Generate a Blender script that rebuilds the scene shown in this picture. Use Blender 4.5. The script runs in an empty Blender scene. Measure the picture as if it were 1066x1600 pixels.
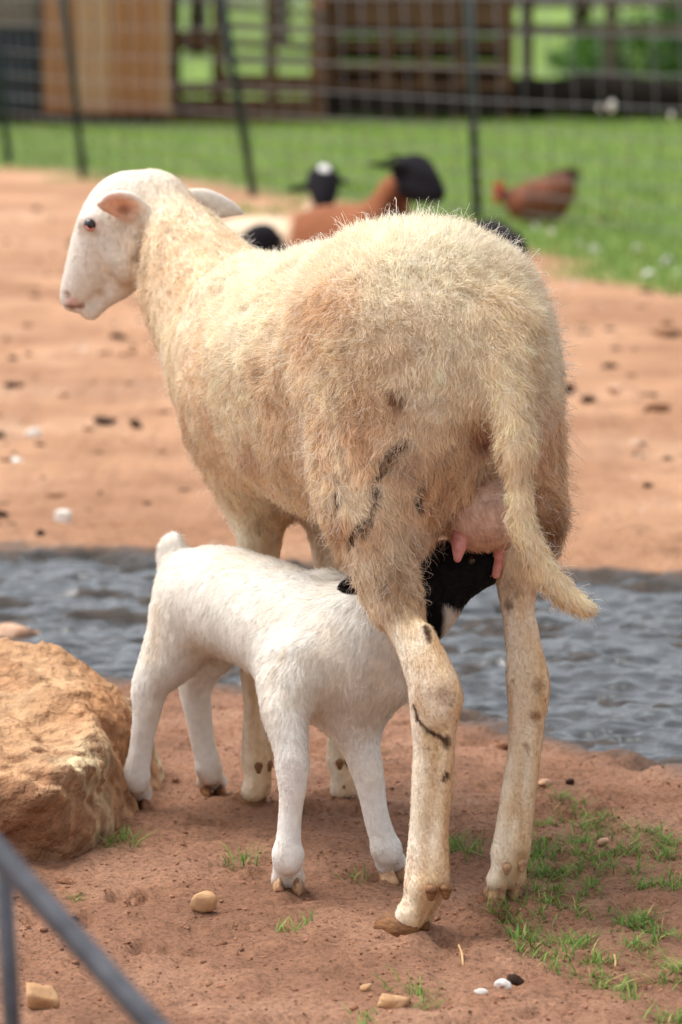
import bpy, math, random
import numpy as np
from mathutils import Vector, Matrix, kdtree

rng = np.random.default_rng(7)
random.seed(7)
scene = bpy.context.scene
COL = scene.collection

# ------------------------------------------------------------------ camera
F = 5400.0                      # focal length in photo pixels (photo 1066 x 1600)
CAMH = 0.94
PITCH = math.atan(800.0 / F)    # horizon at the photo's top edge
cam_data = bpy.data.cameras.new('camera')
cam = bpy.data.objects.new('camera', cam_data)
COL.objects.link(cam)
cam.location = (0, 0, CAMH)
cam.rotation_euler = (math.pi / 2 - PITCH, 0, 0)
cam_data.sensor_fit = 'VERTICAL'
cam_data.sensor_height = 36.0
cam_data.sensor_width = 24.0
cam_data.lens = 36.0 * F / 1600.0
cam_data.clip_start = 0.05
cam_data.clip_end = 3000
cam_data.dof.use_dof = True
cam_data.dof.focus_distance = 3.62
cam_data.dof.aperture_fstop = 6.6
scene.camera = cam

# ------------------------------------------------------------------ sky, sun, exposure
SUN_EL, SUN_AZ = math.radians(66), math.radians(-72)   # azimuth: from +Y towards +X
world = bpy.data.worlds.new('World')
scene.world = world
world.use_nodes = True
wn = world.node_tree.nodes
wl = world.node_tree.links
bg = wn['Background']
sky = wn.new('ShaderNodeTexSky')
sky.sky_type = 'NISHITA'
sky.sun_disc = False
sky.sun_elevation = SUN_EL
sky.sun_rotation = SUN_AZ
sky.air_density = 1.0
sky.dust_density = 4.0
sky.ozone_density = 1.0
hsv = wn.new('ShaderNodeHueSaturation')
hsv.inputs['Saturation'].default_value = 0.32
wl.new(sky.outputs[0], hsv.inputs['Color'])
wl.new(hsv.outputs[0], bg.inputs['Color'])
bg.inputs['Strength'].default_value = 0.15
sun_data = bpy.data.lights.new('sun', 'SUN')
sun = bpy.data.objects.new('sun', sun_data)
COL.objects.link(sun)
sun_data.energy = 0.85
sun_data.angle = math.radians(40)
sun_data.color = (1.0, 0.97, 0.92)
sdir = Vector((math.sin(SUN_AZ) * math.cos(SUN_EL), math.cos(SUN_AZ) * math.cos(SUN_EL), math.sin(SUN_EL)))
sun.rotation_euler = sdir.to_track_quat('Z', 'Y').to_euler()
sun.location = (4, 2, 6)
scene.view_settings.view_transform = 'Standard'
scene.view_settings.look = 'None'
scene.view_settings.gamma = 1.0
scene.view_settings.use_curve_mapping = False
scene.view_settings.exposure = 1.02
scene.cycles.use_denoising = True
scene.cycles.max_bounces = 8
scene.cycles.diffuse_bounces = 4
scene.cycles.transparent_max_bounces = 4

# ------------------------------------------------------------------ photo pixel -> place
cp, sp_ = math.cos(PITCH), math.sin(PITCH)
FWD = np.array([0, cp, -sp_]); UPV = np.array([0, sp_, cp]); RGT = np.array([1.0, 0, 0])
CAMP = np.array([0, 0, CAMH])

def P(px, py, Y):
    """point seen at photo pixel (px, py) that stands Y metres ahead"""
    d = FWD + (px - 533) / F * RGT - (py - 800) / F * UPV
    return CAMP + d * (Y / d[1])

def G(px, py, z=0.0):
    """point of the ground seen at photo pixel"""
    d = FWD + (px - 533) / F * RGT - (py - 800) / F * UPV
    return CAMP + d * ((z - CAMH) / d[2])

def lin(r, g=None, b=None):
    if g is None: r, g, b = r
    return tuple(((c / 255) / 12.92 if c / 255 < .04045 else ((c / 255 + .055) / 1.055) ** 2.4) for c in (r, g, b))

# ------------------------------------------------------------------ noise
_TAB = np.random.default_rng(99).uniform(-1, 1, 32 ** 3).astype(np.float32)
def vnoise(p, s=0):
    p = p + ((s * 7.31) % 32, (s * 3.77) % 32, (s * 11.13) % 32)
    i = np.floor(p).astype(np.int32); f = (p - i).astype(np.float32)
    u = f * f * (3 - 2 * f)
    x0 = (i[:, 0] & 31) << 10; x1 = ((i[:, 0] + 1) & 31) << 10
    y0 = (i[:, 1] & 31) << 5; y1 = ((i[:, 1] + 1) & 31) << 5
    z0 = i[:, 2] & 31; z1 = (i[:, 2] + 1) & 31
    ux, uy, uz = u[:, 0], u[:, 1], u[:, 2]
    T = _TAB
    def lz(xy): a = T[xy + z0]; return a + (T[xy + z1] - a) * uz
    a = lz(x0 + y0); a = a + (lz(x0 + y1) - a) * uy
    b = lz(x1 + y0); b = b + (lz(x1 + y1) - b) * uy
    return a + (b - a) * ux

def fbm(p, o=4, s=0, g=.5):
    p = np.asarray(p, float)
    r = 0; a = 1; t = 0
    for k in range(o):
        r = r + a * vnoise(p * 2 ** k + 17.3 * k, s + k); t += a; a *= g
    return r / t

def fbm2(x, y, o=4, s=0, g=.5):
    return fbm(np.stack([x, y, np.zeros_like(x) + .5], 1), o, s, g)

def sst(a, b, x):
    t = np.clip((x - a) / (b - a), 0, 1)
    return t * t * (3 - 2 * t)

# ------------------------------------------------------------------ mesh helpers
def make_mesh(name, V, Fc, smooth=True, col=None, mat=None, extra=None):
    """V (n,3), Fc (m,3|4) or list of such arrays"""
    me = bpy.data.meshes.new(name)
    V = np.ascontiguousarray(V, dtype=np.float32)
    if isinstance(Fc, np.ndarray): Fc = [Fc]
    Fc = [f for f in Fc if len(f)]
    me.vertices.add(len(V)); me.vertices.foreach_set('co', V.ravel())
    idx = np.concatenate([f.ravel() for f in Fc]).astype(np.int32)
    tot = np.concatenate([np.full(len(f), f.shape[1], np.int32) for f in Fc])
    st = np.concatenate([[0], np.cumsum(tot)[:-1]]).astype(np.int32)
    me.loops.add(len(idx)); me.loops.foreach_set('vertex_index', idx)
    me.polygons.add(len(tot)); me.polygons.foreach_set('loop_start', st)
    if smooth: me.polygons.foreach_set('use_smooth', np.ones(len(tot), bool))
    me.update(calc_edges=True)
    if col is not None:
        a = me.color_attributes.new('Col', 'FLOAT_COLOR', 'POINT')
        c = np.ones((len(V), 4), np.float32); c[:, :3] = col
        a.data.foreach_set('color', c.ravel())
    if extra:
        for k, v in extra.items():
            a = me.attributes.new(k, 'FLOAT', 'POINT'); a.data.foreach_set('value', np.asarray(v, np.float32))
    if mat: me.materials.append(mat)
    return me

def link(name, me, parent=None, loc=None):
    o = bpy.data.objects.new(name, me); COL.objects.link(o)
    if parent is not None: o.parent = parent
    if loc is not None: o.location = loc
    return o

def empty(name, loc=(0, 0, 0)):
    o = bpy.data.objects.new(name, None); COL.objects.link(o); o.location = loc
    o.empty_display_size = .1
    return o

def tag(o, label=None, cat=None, group=None, kind=None):
    if label: o['label'] = label
    if cat: o['category'] = cat
    if group: o['group'] = group
    if kind: o['kind'] = kind
    return o

def put(name, me, parent):
    """link a mesh given in world space below an (unrotated) parent"""
    o = link(name, me, parent)
    l = parent.location.copy(); q = parent.parent
    while q is not None: l += q.location; q = q.parent
    o.location = -l
    return o

def vnormals(V, Fc):
    n = np.zeros_like(V)
    a, b, c = V[Fc[:, 0]], V[Fc[:, 1]], V[Fc[:, 2]]
    fn = np.cross(b - a, c - a) if Fc.shape[1] == 3 else np.cross(V[Fc[:, 2]] - a, V[Fc[:, 3]] - b)
    for k in range(Fc.shape[1]): np.add.at(n, Fc[:, k], fn)
    return n / (np.linalg.norm(n, axis=1, keepdims=True) + 1e-12)

def box(x0, x1, y0, y1, z0, z1):
    V = np.array([[x, y, z] for z in (z0, z1) for y in (y0, y1) for x in (x0, x1)], float)
    Q = np.array([[0, 2, 3, 1], [4, 5, 7, 6], [0, 1, 5, 4], [2, 6, 7, 3], [0, 4, 6, 2], [1, 3, 7, 5]])
    return V, Q

def bevel_box(x0, x1, y0, y1, z0, z1, b):
    """box with chamfered long edges (24 vertices)"""
    V = []
    for sx, X in ((-1, x0), (1, x1)):
        for sy, Yy in ((-1, y0), (1, y1)):
            for sz, Z in ((-1, z0), (1, z1)):
                V += [[X, Yy - sy * b, Z - sz * b], [X - sx * b, Yy, Z - sz * b], [X - sx * b, Yy - sy * b, Z]]
    import bmesh
    bm = bmesh.new()
    for v in V: bm.verts.new(v)
    bmesh.ops.convex_hull(bm, input=bm.verts)
    bmesh.ops.dissolve_limit(bm, angle_limit=.01, verts=bm.verts, edges=bm.edges)
    me = bpy.data.meshes.new('board'); bm.to_mesh(me); bm.free()
    return me

def tube(pts, r, sides=8, caps=True):
    pts = np.asarray(pts, float); n = len(pts)
    r = np.broadcast_to(np.asarray(r, float), (n,))
    t = np.gradient(pts, axis=0); t /= np.linalg.norm(t, axis=1, keepdims=True) + 1e-9
    up = np.array([0, 0, 1.]) if abs(t[0, 2]) < .9 else np.array([1., 0, 0])
    V = []
    for i in range(n):
        a = np.cross(up, t[i]); a /= np.linalg.norm(a); b = np.cross(t[i], a)
        for k in range(sides):
            an = 2 * math.pi * k / sides
            V.append(pts[i] + r[i] * (math.cos(an) * a + math.sin(an) * b))
    Q = np.array([[i * sides + k, i * sides + (k + 1) % sides, (i + 1) * sides + (k + 1) % sides, (i + 1) * sides + k] for i in range(n - 1) for k in range(sides)])
    T = []
    if caps:
        V.append(pts[0]); V.append(pts[-1]); c0 = n * sides; c1 = c0 + 1
        for k in range(sides):
            T.append([c0, (k + 1) % sides, k]); T.append([c1, (n - 1) * sides + k, (n - 1) * sides + (k + 1) % sides])
    return np.array(V), [Q, np.array(T)] if T else [Q]

# ------------------------------------------------------------------ implicit bodies
def catmull(P_, m):
    P_ = np.asarray(P_, float)
    Q = np.vstack([2 * P_[0] - P_[1], P_, 2 * P_[-1] - P_[-2]])
    out = []
    for i in range(1, len(Q) - 2):
        for t in np.linspace(0, 1, m, endpoint=False):
            out.append(.5 * ((2 * Q[i]) + (-Q[i - 1] + Q[i + 1]) * t + (2 * Q[i - 1] - 5 * Q[i] + 4 * Q[i + 1] - Q[i + 2]) * t * t + (-Q[i - 1] + 3 * Q[i] - 3 * Q[i + 1] + Q[i + 2]) * t ** 3))
    out.append(P_[-1])
    return np.array(out)

class Prim:
    def __init__(s, tag, k): s.tag = tag; s.k = k; s.sub = False

class Chain(Prim):
    """tapered limb through points (x,y,z,r); flat=(direction, factor) squeezes it along a direction"""
    def __init__(s, tag, pts, k=.02, m=4, flat=None):
        super().__init__(tag, k); s.pts = catmull(pts, m) if len(pts) > 2 else np.asarray(pts, float)
        s.pts[:, 3] = np.maximum(s.pts[:, 3], .002)
        s.flat = None
        if flat: s.flat = (np.asarray(flat[0], float) / np.linalg.norm(flat[0]), flat[1])
        R = s.pts[:, 3].max() * (max(1, flat[1]) if flat else 1)
        s.lo = s.pts[:, :3].min(0) - R; s.hi = s.pts[:, :3].max(0) + R
    def d(s, p):
        best = None
        for a, b in zip(s.pts[:-1], s.pts[1:]):
            ba = b[:3] - a[:3]; w = p - a[:3]
            t = np.clip(w @ ba / (ba @ ba + 1e-12), 0, 1)
            q = w - t[..., None] * ba
            if s.flat:
                dd, f = s.flat
                q = q + (q @ dd)[..., None] * dd * (1 / f - 1)
            v = np.sqrt((q * q).sum(-1)) - (a[3] + (b[3] - a[3]) * t)
            best = v if best is None else np.minimum(best, v)
        return best

    def grid(s, lo, h, a0, b0, mg):
        """distances on a grid block, each piece of the limb only near itself"""
        D = np.full(b0 - a0, 9.0, np.float32)
        f = np.float32
        for A, B in zip(s.pts[:-1], s.pts[1:]):
            R = max(A[3], B[3]) * (max(1, s.flat[1]) if s.flat else 1) + mg
            l2 = np.minimum(A[:3], B[:3]) - R; h2 = np.maximum(A[:3], B[:3]) + R
            a = np.maximum(np.floor((l2 - lo) / h).astype(int), a0); b = np.minimum(np.ceil((h2 - lo) / h).astype(int) + 1, b0)
            if (b <= a).any(): continue
            X, Y, Z = np.ogrid[a[0]:b[0], a[1]:b[1], a[2]:b[2]]
            X = (X * h + lo[0] - A[0]).astype(f); Y = (Y * h + lo[1] - A[1]).astype(f); Z = (Z * h + lo[2] - A[2]).astype(f)
            ba = B[:3] - A[:3]; n = ba @ ba + 1e-12
            t = np.clip(X * f(ba[0] / n) + Y * f(ba[1] / n) + Z * f(ba[2] / n), 0, 1)
            x = X - t * f(ba[0]); y = Y - t * f(ba[1]); z = Z - t * f(ba[2])
            if s.flat:
                q, k = s.flat; c = (x * f(q[0]) + y * f(q[1]) + z * f(q[2])) * f(1 / k - 1)
                x = x + c * f(q[0]); y = y + c * f(q[1]); z = z + c * f(q[2])
            v = np.sqrt(x * x + y * y + z * z) - (f(A[3]) + f(B[3] - A[3]) * t)
            sl = tuple(slice(a[i] - a0[i], b[i] - a0[i]) for i in range(3))
            np.minimum(D[sl], v, out=D[sl])
        return D

class Ell(Prim):
    def __init__(s, tag, c, r, axes=None, k=.03):
        super().__init__(tag, k); s.c = np.asarray(c, float); s.r = np.asarray(r, float)
        s.A = np.eye(3) if axes is None else np.asarray(axes, float)   # rows = axes
        R = s.r.max(); s.lo = s.c - R; s.hi = s.c + R
    def d(s, p):
        q = (p - s.c) @ s.A.T
        k0 = np.sqrt(((q / s.r) ** 2).sum(-1)); k1 = np.sqrt(((q / s.r ** 2) ** 2).sum(-1)) + 1e-9
        return k0 * (k0 - 1) / k1

def smin(a, b, k):
    h = np.maximum(k - np.abs(a - b), 0) / k
    return np.minimum(a, b) - h * h * k * .25

def solidify(prims, h, noise=None):
    lo = np.min([p.lo for p in prims if not p.sub], 0) - 4 * h - .01
    hi = np.max([p.hi for p in prims if not p.sub], 0) + 4 * h + .01
    n = np.ceil((hi - lo) / h).astype(int) + 1
    D = np.full(n, 9.0, np.float32)
    for p in prims:
        mg = p.k * 1.2 + 3 * h
        a = np.maximum(np.floor((p.lo - mg - lo) / h).astype(int), 0)
        b = np.minimum(np.ceil((p.hi + mg - lo) / h).astype(int) + 1, n)
        if (b <= a).any(): continue
        if isinstance(p, Chain):
            d = p.grid(lo, h, a, b, mg)
        else:
            ax = [np.arange(a[i], b[i]) * h + lo[i] for i in range(3)]
            g = np.stack(np.meshgrid(*ax, indexing='ij'), -1)
            d = p.d(g.reshape(-1, 3)).reshape(g.shape[:3])
        sl = tuple(slice(a[i], b[i]) for i in range(3))
        if p.sub: D[sl] = -smin(-D[sl], d, p.k)
        else: D[sl] = smin(D[sl], d, p.k)
    if noise is not None:
        msk = np.abs(D) < .08
        ii = np.argwhere(msk)
        D[msk] += noise(ii * h + lo)
    return nets(D, lo, h)

def nets(D, lo, h):
    s = D < 0
    n = np.array(D.shape)
    c = [s[i:n[0] - 1 + i, j:n[1] - 1 + j, k:n[2] - 1 + k] for i in (0, 1) for j in (0, 1) for k in (0, 1)]
    cnt = sum(x.astype(np.int8) for x in c)
    act = (cnt > 0) & (cnt < 8)
    C = np.argwhere(act)
    idx = np.full(act.shape, -1, np.int64); idx[act] = np.arange(len(C))
    pos = np.zeros((len(C), 3)); num = np.zeros(len(C))
    offs = [np.array(o) for o in np.ndindex(2, 2, 2)]
    for o in offs:
        for ax in range(3):
            if o[ax]: continue
            o2 = o.copy(); o2[ax] = 1
            a = D[C[:, 0] + o[0], C[:, 1] + o[1], C[:, 2] + o[2]]; b = D[C[:, 0] + o2[0], C[:, 1] + o2[1], C[:, 2] + o2[2]]
            m = (a < 0) != (b < 0)
            t = np.where(m, a / np.where(m, a - b, 1), 0)
            q = np.tile(o.astype(float), (len(C), 1)); q[:, ax] += t
            pos += q * m[:, None]; num += m
    V = (C + pos / num[:, None]) * h + lo
    Q = []
    for ax in range(3):
        u, v = (ax + 1) % 3, (ax + 2) % 3
        sl0 = [slice(None)] * 3; sl1 = [slice(None)] * 3
        sl0[ax] = slice(0, -1); sl1[ax] = slice(1, None)
        a, b = s[tuple(sl0)], s[tuple(sl1)]
        E = np.argwhere(a != b)
        ok = (E[:, u] > 0) & (E[:, v] > 0) & (E[:, u] < n[u] - 1) & (E[:, v] < n[v] - 1)
        E = E[ok]
        ins = a[E[:, 0], E[:, 1], E[:, 2]]
        def cell(du, dv):
            q = E.copy(); q[:, u] += du; q[:, v] += dv
            return idx[q[:, 0], q[:, 1], q[:, 2]]
        q = np.stack([cell(-1, -1), cell(0, -1), cell(0, 0), cell(-1, 0)], 1)
        q[~ins] = q[~ins][:, ::-1]
        Q.append(q)
    return V, np.concatenate(Q)

def tag_weights(prims, V, s=.012):
    tags = {}
    for p in prims:
        if p.sub: continue
        d = p.d(V)
        tags[p.tag] = np.minimum(tags[p.tag], d) if p.tag in tags else d
    names = list(tags); D = np.stack([tags[t] for t in names], 1)
    w = np.exp(-(D - D.min(1, keepdims=True)) / s); w /= w.sum(1, keepdims=True)
    return {t: w[:, i] for i, t in enumerate(names)}

# ------------------------------------------------------------------ fur
def fur(name, V, Q, N, length, color, comb, lift, mat, seed=0, width=.0006, segs=3, clump=.5, gsize=.014, curl=.25, jit=.35, softn=.75, tipcol=1.0, cvar=.07, wander=1.0):
    """strands as tapering ribbons; per-vertex arrays length, color, comb (direction), lift"""
    r = np.random.default_rng(seed)
    T = np.concatenate([Q[:, [0, 1, 2]], Q[:, [0, 2, 3]]]) if Q.shape[1] == 4 else Q
    nor = vnormals(V, Q)
    a, b, c = V[T[:, 0]], V[T[:, 1]], V[T[:, 2]]
    area = .5 * np.linalg.norm(np.cross(b - a, c - a), axis=1)
    area = area * (length[T].mean(1) > .0012)
    ti = r.choice(len(T), N, p=area / area.sum())
    u = np.sqrt(r.random(N)); v = r.random(N)
    w = np.stack([1 - u, u * (1 - v), u * v], 1)
    def ip(A): return (A[T[ti]] * (w[..., None] if A.ndim == 2 else w)).sum(1)
    p0 = ip(V); n = ip(nor); n /= np.linalg.norm(n, axis=1, keepdims=True) + 1e-9
    L = ip(length) * r.uniform(.55, 1.25, N); C = ip(color); cb = ip(comb); lf = ip(lift)
    cb = cb - (cb * n).sum(1, keepdims=True) * n
    cb /= np.linalg.norm(cb, axis=1, keepdims=True) + 1e-6
    # slow wandering of the lay
    wv = np.stack([fbm(p0 * 22, 3, s + seed) for s in (1, 5, 9)], 1)
    wv2 = np.stack([fbm(p0 * 70, 2, s + seed) for s in (21, 25, 29)], 1)
    d = cb * (1 - lf[:, None]) + n * lf[:, None] + wander * (wv * .7 * (1 - .5 * lf[:, None]) + wv2 * .45) + r.normal(0, jit * .5, (N, 3))
    dn = (d * n).sum(1, keepdims=True)
    d = d + n * np.maximum(.12 - dn, 0)
    d /= np.linalg.norm(d, axis=1, keepdims=True)
    ends = p0 + d * L[:, None]
    ca = ip(clump) if isinstance(clump, np.ndarray) else clump
    if np.max(ca) > 0:
        A = area.sum(); ng = max(8, int(A / gsize ** 2)); gi = r.choice(N, min(ng, N), replace=False)
        kd = kdtree.KDTree(len(gi))
        for i, g in enumerate(gi): kd.insert(p0[g], i)
        kd.balance()
        near = np.fromiter((kd.find(q)[1] for q in p0), np.int64, N)
        g = gi[near]
        cs = ca * r.uniform(.35, 1, N)
        ends = ends * (1 - cs[:, None]) + (p0[g] + d[g] * (L[:, None] * .4 + .6 * L[g][:, None])) * cs[:, None]
        C = C * (1 + cvar * r.normal(0, 1, len(gi))[near])[:, None]
    C = np.clip(C * (1 + cvar * r.normal(0, 1, (N, 1))), 0, 1)
    ctrl = p0 + d * (L * .5)[:, None] + n * (L * .14)[:, None]
    ctrl = ctrl + r.normal(0, 1, (N, 3)) * (L * curl * .35)[:, None]
    side = np.cross(d, n); side /= np.linalg.norm(side, axis=1, keepdims=True) + 1e-6
    ang = r.normal(0, .7, N)
    side = side * np.cos(ang)[:, None] + np.cross(d, side) * np.sin(ang)[:, None]
    K = segs
    W = width * r.uniform(.6, 1.5, N)
    Vs = np.zeros((N, 2 * K + 1, 3)); Cs = np.zeros((N, 2 * K + 1, 3)); Ns = np.zeros((N, 2 * K + 1, 3))
    fn = np.cross(side, d); sg = np.sign((fn * n).sum(1, keepdims=True)); sg[sg == 0] = 1
    side = side * sg; fn = fn * sg
    nn = n * softn + fn * (1 - softn); nn /= np.linalg.norm(nn, axis=1, keepdims=True)
    for j in range(K + 1):
        t = j / K
        q = p0 * (1 - t) ** 2 + ctrl * 2 * t * (1 - t) + ends * t * t
        if j < K:
            ww = (W * (1 - .55 * t))[:, None] * side
            Vs[:, 2 * j] = q - ww; Vs[:, 2 * j + 1] = q + ww
            Cs[:, 2 * j] = Cs[:, 2 * j + 1] = np.clip(C * (1 + (tipcol - 1) * t), 0, 1)
            Ns[:, 2 * j] = Ns[:, 2 * j + 1] = nn
        else:
            Vs[:, 2 * j] = q; Cs[:, 2 * j] = np.clip(C * tipcol, 0, 1); Ns[:, 2 * j] = nn
    m = 2 * K + 1
    f = []
    for j in range(K - 1):
        f += [[2 * j, 2 * j + 1, 2 * j + 3], [2 * j, 2 * j + 3, 2 * j + 2]]
    f.append([2 * K - 2, 2 * K - 1, 2 * K])
    f = np.array(f)
    Fc = (np.arange(N)[:, None, None] * m + f[None]).reshape(-1, 3)
    me = make_mesh(name, Vs.reshape(-1, 3), Fc, True, Cs.reshape(-1, 3), mat)
    me.normals_split_custom_set_from_vertices(Ns.reshape(-1, 3).astype(np.float32))
    return me

# ------------------------------------------------------------------ materials
def nodemat(name):
    m = bpy.data.materials.new(name); m.use_nodes = True
    return m, m.node_tree.nodes, m.node_tree.links, m.node_tree.nodes['Principled BSDF']

def colmat(name, rough=.85, spec=.2, bump=0, bscale=200, var=0, vscale=40, sheen=0, trans=0, sss=0, bdist=.004):
    """uses the mesh's own colours, with grain on top"""
    m, n, l, b = nodemat(name)
    a = n.new('ShaderNodeVertexColor'); a.layer_name = 'Col'
    out = a.outputs['Color']
    tc = n.new('ShaderNodeTexCoord')
    if var:
        t = n.new('ShaderNodeTexNoise'); t.inputs['Scale'].default_value = vscale; t.inputs['Detail'].default_value = 6
        l.new(tc.outputs['Object'], t.inputs['Vector'])
        mr = n.new('ShaderNodeMapRange'); mr.inputs[3].default_value = 1 - var; mr.inputs[4].default_value = 1 + var
        mr.inputs[1].default_value = .25; mr.inputs[2].default_value = .75
        l.new(t.outputs['Fac'], mr.inputs[0])
        mx = n.new('ShaderNodeVectorMath'); mx.operation = 'SCALE'
        l.new(out, mx.inputs[0]); l.new(mr.outputs[0], mx.inputs['Scale']); out = mx.outputs[0]
    l.new(out, b.inputs['Base Color'])
    b.inputs['Roughness'].default_value = rough
    b.inputs['Specular IOR Level'].default_value = spec
    if sheen: b.inputs['Sheen Weight'].default_value = sheen
    if sss:
        b.inputs['Subsurface Weight'].default_value = sss; b.inputs['Subsurface Scale'].default_value = .01
    if bump:
        t2 = n.new('ShaderNodeTexNoise'); t2.inputs['Scale'].default_value = bscale; t2.inputs['Detail'].default_value = 5
        l.new(tc.outputs['Object'], t2.inputs['Vector'])
        bp = n.new('ShaderNodeBump'); bp.inputs['Strength'].default_value = bump; bp.inputs['Distance'].default_value = bdist
        l.new(t2.outputs['Fac'], bp.inputs['Height']); l.new(bp.outputs[0], b.inputs['Normal'])
    if trans:
        tr = n.new('ShaderNodeBsdfTranslucent'); l.new(out, tr.inputs['Color'])
        ms = n.new('ShaderNodeMixShader'); ms.inputs[0].default_value = trans
        l.new(b.outputs[0], ms.inputs[1]); l.new(tr.outputs[0], ms.inputs[2])
        l.new(ms.outputs[0], n['Material Output'].inputs['Surface'])
    return m

def plain(name, c1, c2=None, rough=.8, scale=20, spec=.3, metal=0, bump=0, bscale=60, stretch=(1, 1, 1), detail=6, bd=.004):
    m, n, l, b = nodemat(name)
    c2 = c2 or tuple(x * .7 for x in c1)
    tc = n.new('ShaderNodeTexCoord'); mp = n.new('ShaderNodeMapping'); mp.inputs['Scale'].default_value = stretch
    l.new(tc.outputs['Object'], mp.inputs['Vector'])
    t = n.new('ShaderNodeTexNoise'); t.inputs['Scale'].default_value = scale; t.inputs['Detail'].default_value = detail
    l.new(mp.outputs[0], t.inputs['Vector'])
    cr = n.new('ShaderNodeValToRGB'); cr.color_ramp.elements[0].position = .32; cr.color_ramp.elements[1].position = .68
    cr.color_ramp.elements[0].color = (*c1, 1); cr.color_ramp.elements[1].color = (*c2, 1)
    l.new(t.outputs['Fac'], cr.inputs[0]); l.new(cr.outputs[0], b.inputs['Base Color'])
    b.inputs['Roughness'].default_value = rough; b.inputs['Specular IOR Level'].default_value = spec
    b.inputs['Metallic'].default_value = metal
    if bump:
        t2 = n.new('ShaderNodeTexNoise'); t2.inputs['Scale'].default_value = bscale; t2.inputs['Detail'].default_value = 8
        l.new(mp.outputs[0], t2.inputs['Vector'])
        bp = n.new('ShaderNodeBump'); bp.inputs['Strength'].default_value = bump; bp.inputs['Distance'].default_value = bd
        l.new(t2.outputs['Fac'], bp.inputs['Height']); l.new(bp.outputs[0], b.inputs['Normal'])
    return m

M_skin = colmat('short_coat', .8, .15, bump=.25, bscale=350, var=.10, vscale=120, sheen=.1)
M_fleece = colmat('fleece', .75, .12, trans=.38)
M_eye = plain('eye_dark', (.012, .008, .006), (.03, .015, .008), .08, 60, .6)
M_lid = plain('eyelid_skin', lin(190, 120, 100), lin(150, 85, 75), .5, 200)
M_hoof = plain('hoof_horn', lin(150, 105, 65), lin(95, 62, 40), .55, 90, .3, bump=.3, bscale=200, stretch=(1, 1, 4))
M_hoofw = plain('pale_hoof_horn', lin(205, 165, 125), lin(120, 85, 60), .6, 120, .3, bump=.3, bscale=200)
M_teat = plain('teat_skin', lin(214, 150, 138), lin(190, 118, 108), .5, 150, .35, bump=.2, bscale=300)

# ------------------------------------------------------------------ the ground: shape and colour fields
def near_edge(x): return np.interp(x, [-8, -1.2, -.48, .09, .25, .40, .8, 3, 8], [5.4, 5.0, 4.86, 4.62, 4.40, 4.16, 3.95, 3.8, 3.6])
def far_edge(x): return np.interp(x, [-8, -.5, .5, 8], [6.1, 5.88, 5.68, 5.5])
def lawn_edge(x): return np.interp(x, [-30, -1.8, -.45, .45, .62, .72, 1.1, 3, 30], [20, 19.2, 17.3, 15.2, 14.6, 12.4, 11.5, 10.5, 9])

_pr = np.random.default_rng(31)
PRINTS = [(float(_pr.uniform(-.42, .46)), float(_pr.uniform(3.05, 4.5)), float(_pr.uniform(0, 6.28))) for _ in range(46)]
def ground_fields(x, y):
    wob = fbm2(x * 3, y * 3, 4, 3) * .12 + fbm2(x * 12, y * 12, 3, 4) * .07
    s = np.minimum(y - near_edge(x), far_edge(x) - y) + wob
    wet = np.maximum(sst(-.14, .06, y - near_edge(x) + wob) * sst(-.05, .03, far_edge(x) - y + wob), 0)
    chan = sst(-.02, .12, s)
    dist = np.hypot(x, y - 3.5)
    fine = np.clip(1.6 - dist / 4, 0, 1)
    z = fbm2(x * 2.2, y * 2.2, 3, 11) * .008
    z = z + (fbm2(x * 24, y * 24, 3, 21) * .0105 + fbm2(x * 80, y * 80, 2, 31) * .0045) * (1 - .6 * chan) * np.clip(fine + .5, 0, 1)
    pit = fbm2(x * 14, y * 14, 3, 41)
    z = z - .010 * sst(.25, .6, pit) * (1 - chan)
    z = z - chan * .027 + chan * (fbm2(x * 9, y * 17, 4, 51, .6) * .036)
    if len(x) > 50:
        for (hx, hy, ha) in PRINTS:
            m = np.abs(x - hx) + np.abs(y - hy) < .09
            if not m.any(): continue
            u = (x[m] - hx) * math.cos(ha) + (y[m] - hy) * math.sin(ha); v = -(x[m] - hx) * math.sin(ha) + (y[m] - hy) * math.cos(ha)
            dz = np.zeros(len(u))
            for sd in (-.011, .011):
                q = ((u - .004) / .030) ** 2 + ((v - sd) / .0115) ** 2
                dz -= .010 * np.clip(1.25 - q, 0, 1); dz += .003 * np.exp(-((np.sqrt(q) - 1.45) / .25) ** 2)
            z[m] += dz
    far = sst(6, 12, y)
    z = z + far * (fbm2(x * .9, y * .9, 3, 61) * .012 + fbm2(x * 7, y * 5, 3, 65) * .008)
    g = y - lawn_edge(x) + fbm2(x * 1.3, y * .8, 4, 71) * 1.2
    grass = sst(-.25, .5, g)
    pw = sst(.1, .5, fbm2(x * 2.2, y * 1.1, 3, 75) - .16) * sst(13.2, 15, y) * sst(1.2, .4, np.abs(x + .35)) * .8
    grass = np.maximum(grass, pw)
    return z, wet, grass

def ground_z(x, y):
    return float(ground_fields(np.array([x], float), np.array([y], float))[0][0])

# ------------------------------------------------------------------ ewe
def pt(px, py, Y, r): return np.array([*P(px, py, Y), r])
BF = np.array([-.326, .945, 0]); BL = np.array([-.945, -.326, 0])      # the ewe's forward and left

ewe = empty('ewe', G(640, 1400))
tag(ewe, 'cream woolly ewe standing with long tail, suckling a white lamb', 'sheep')

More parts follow.
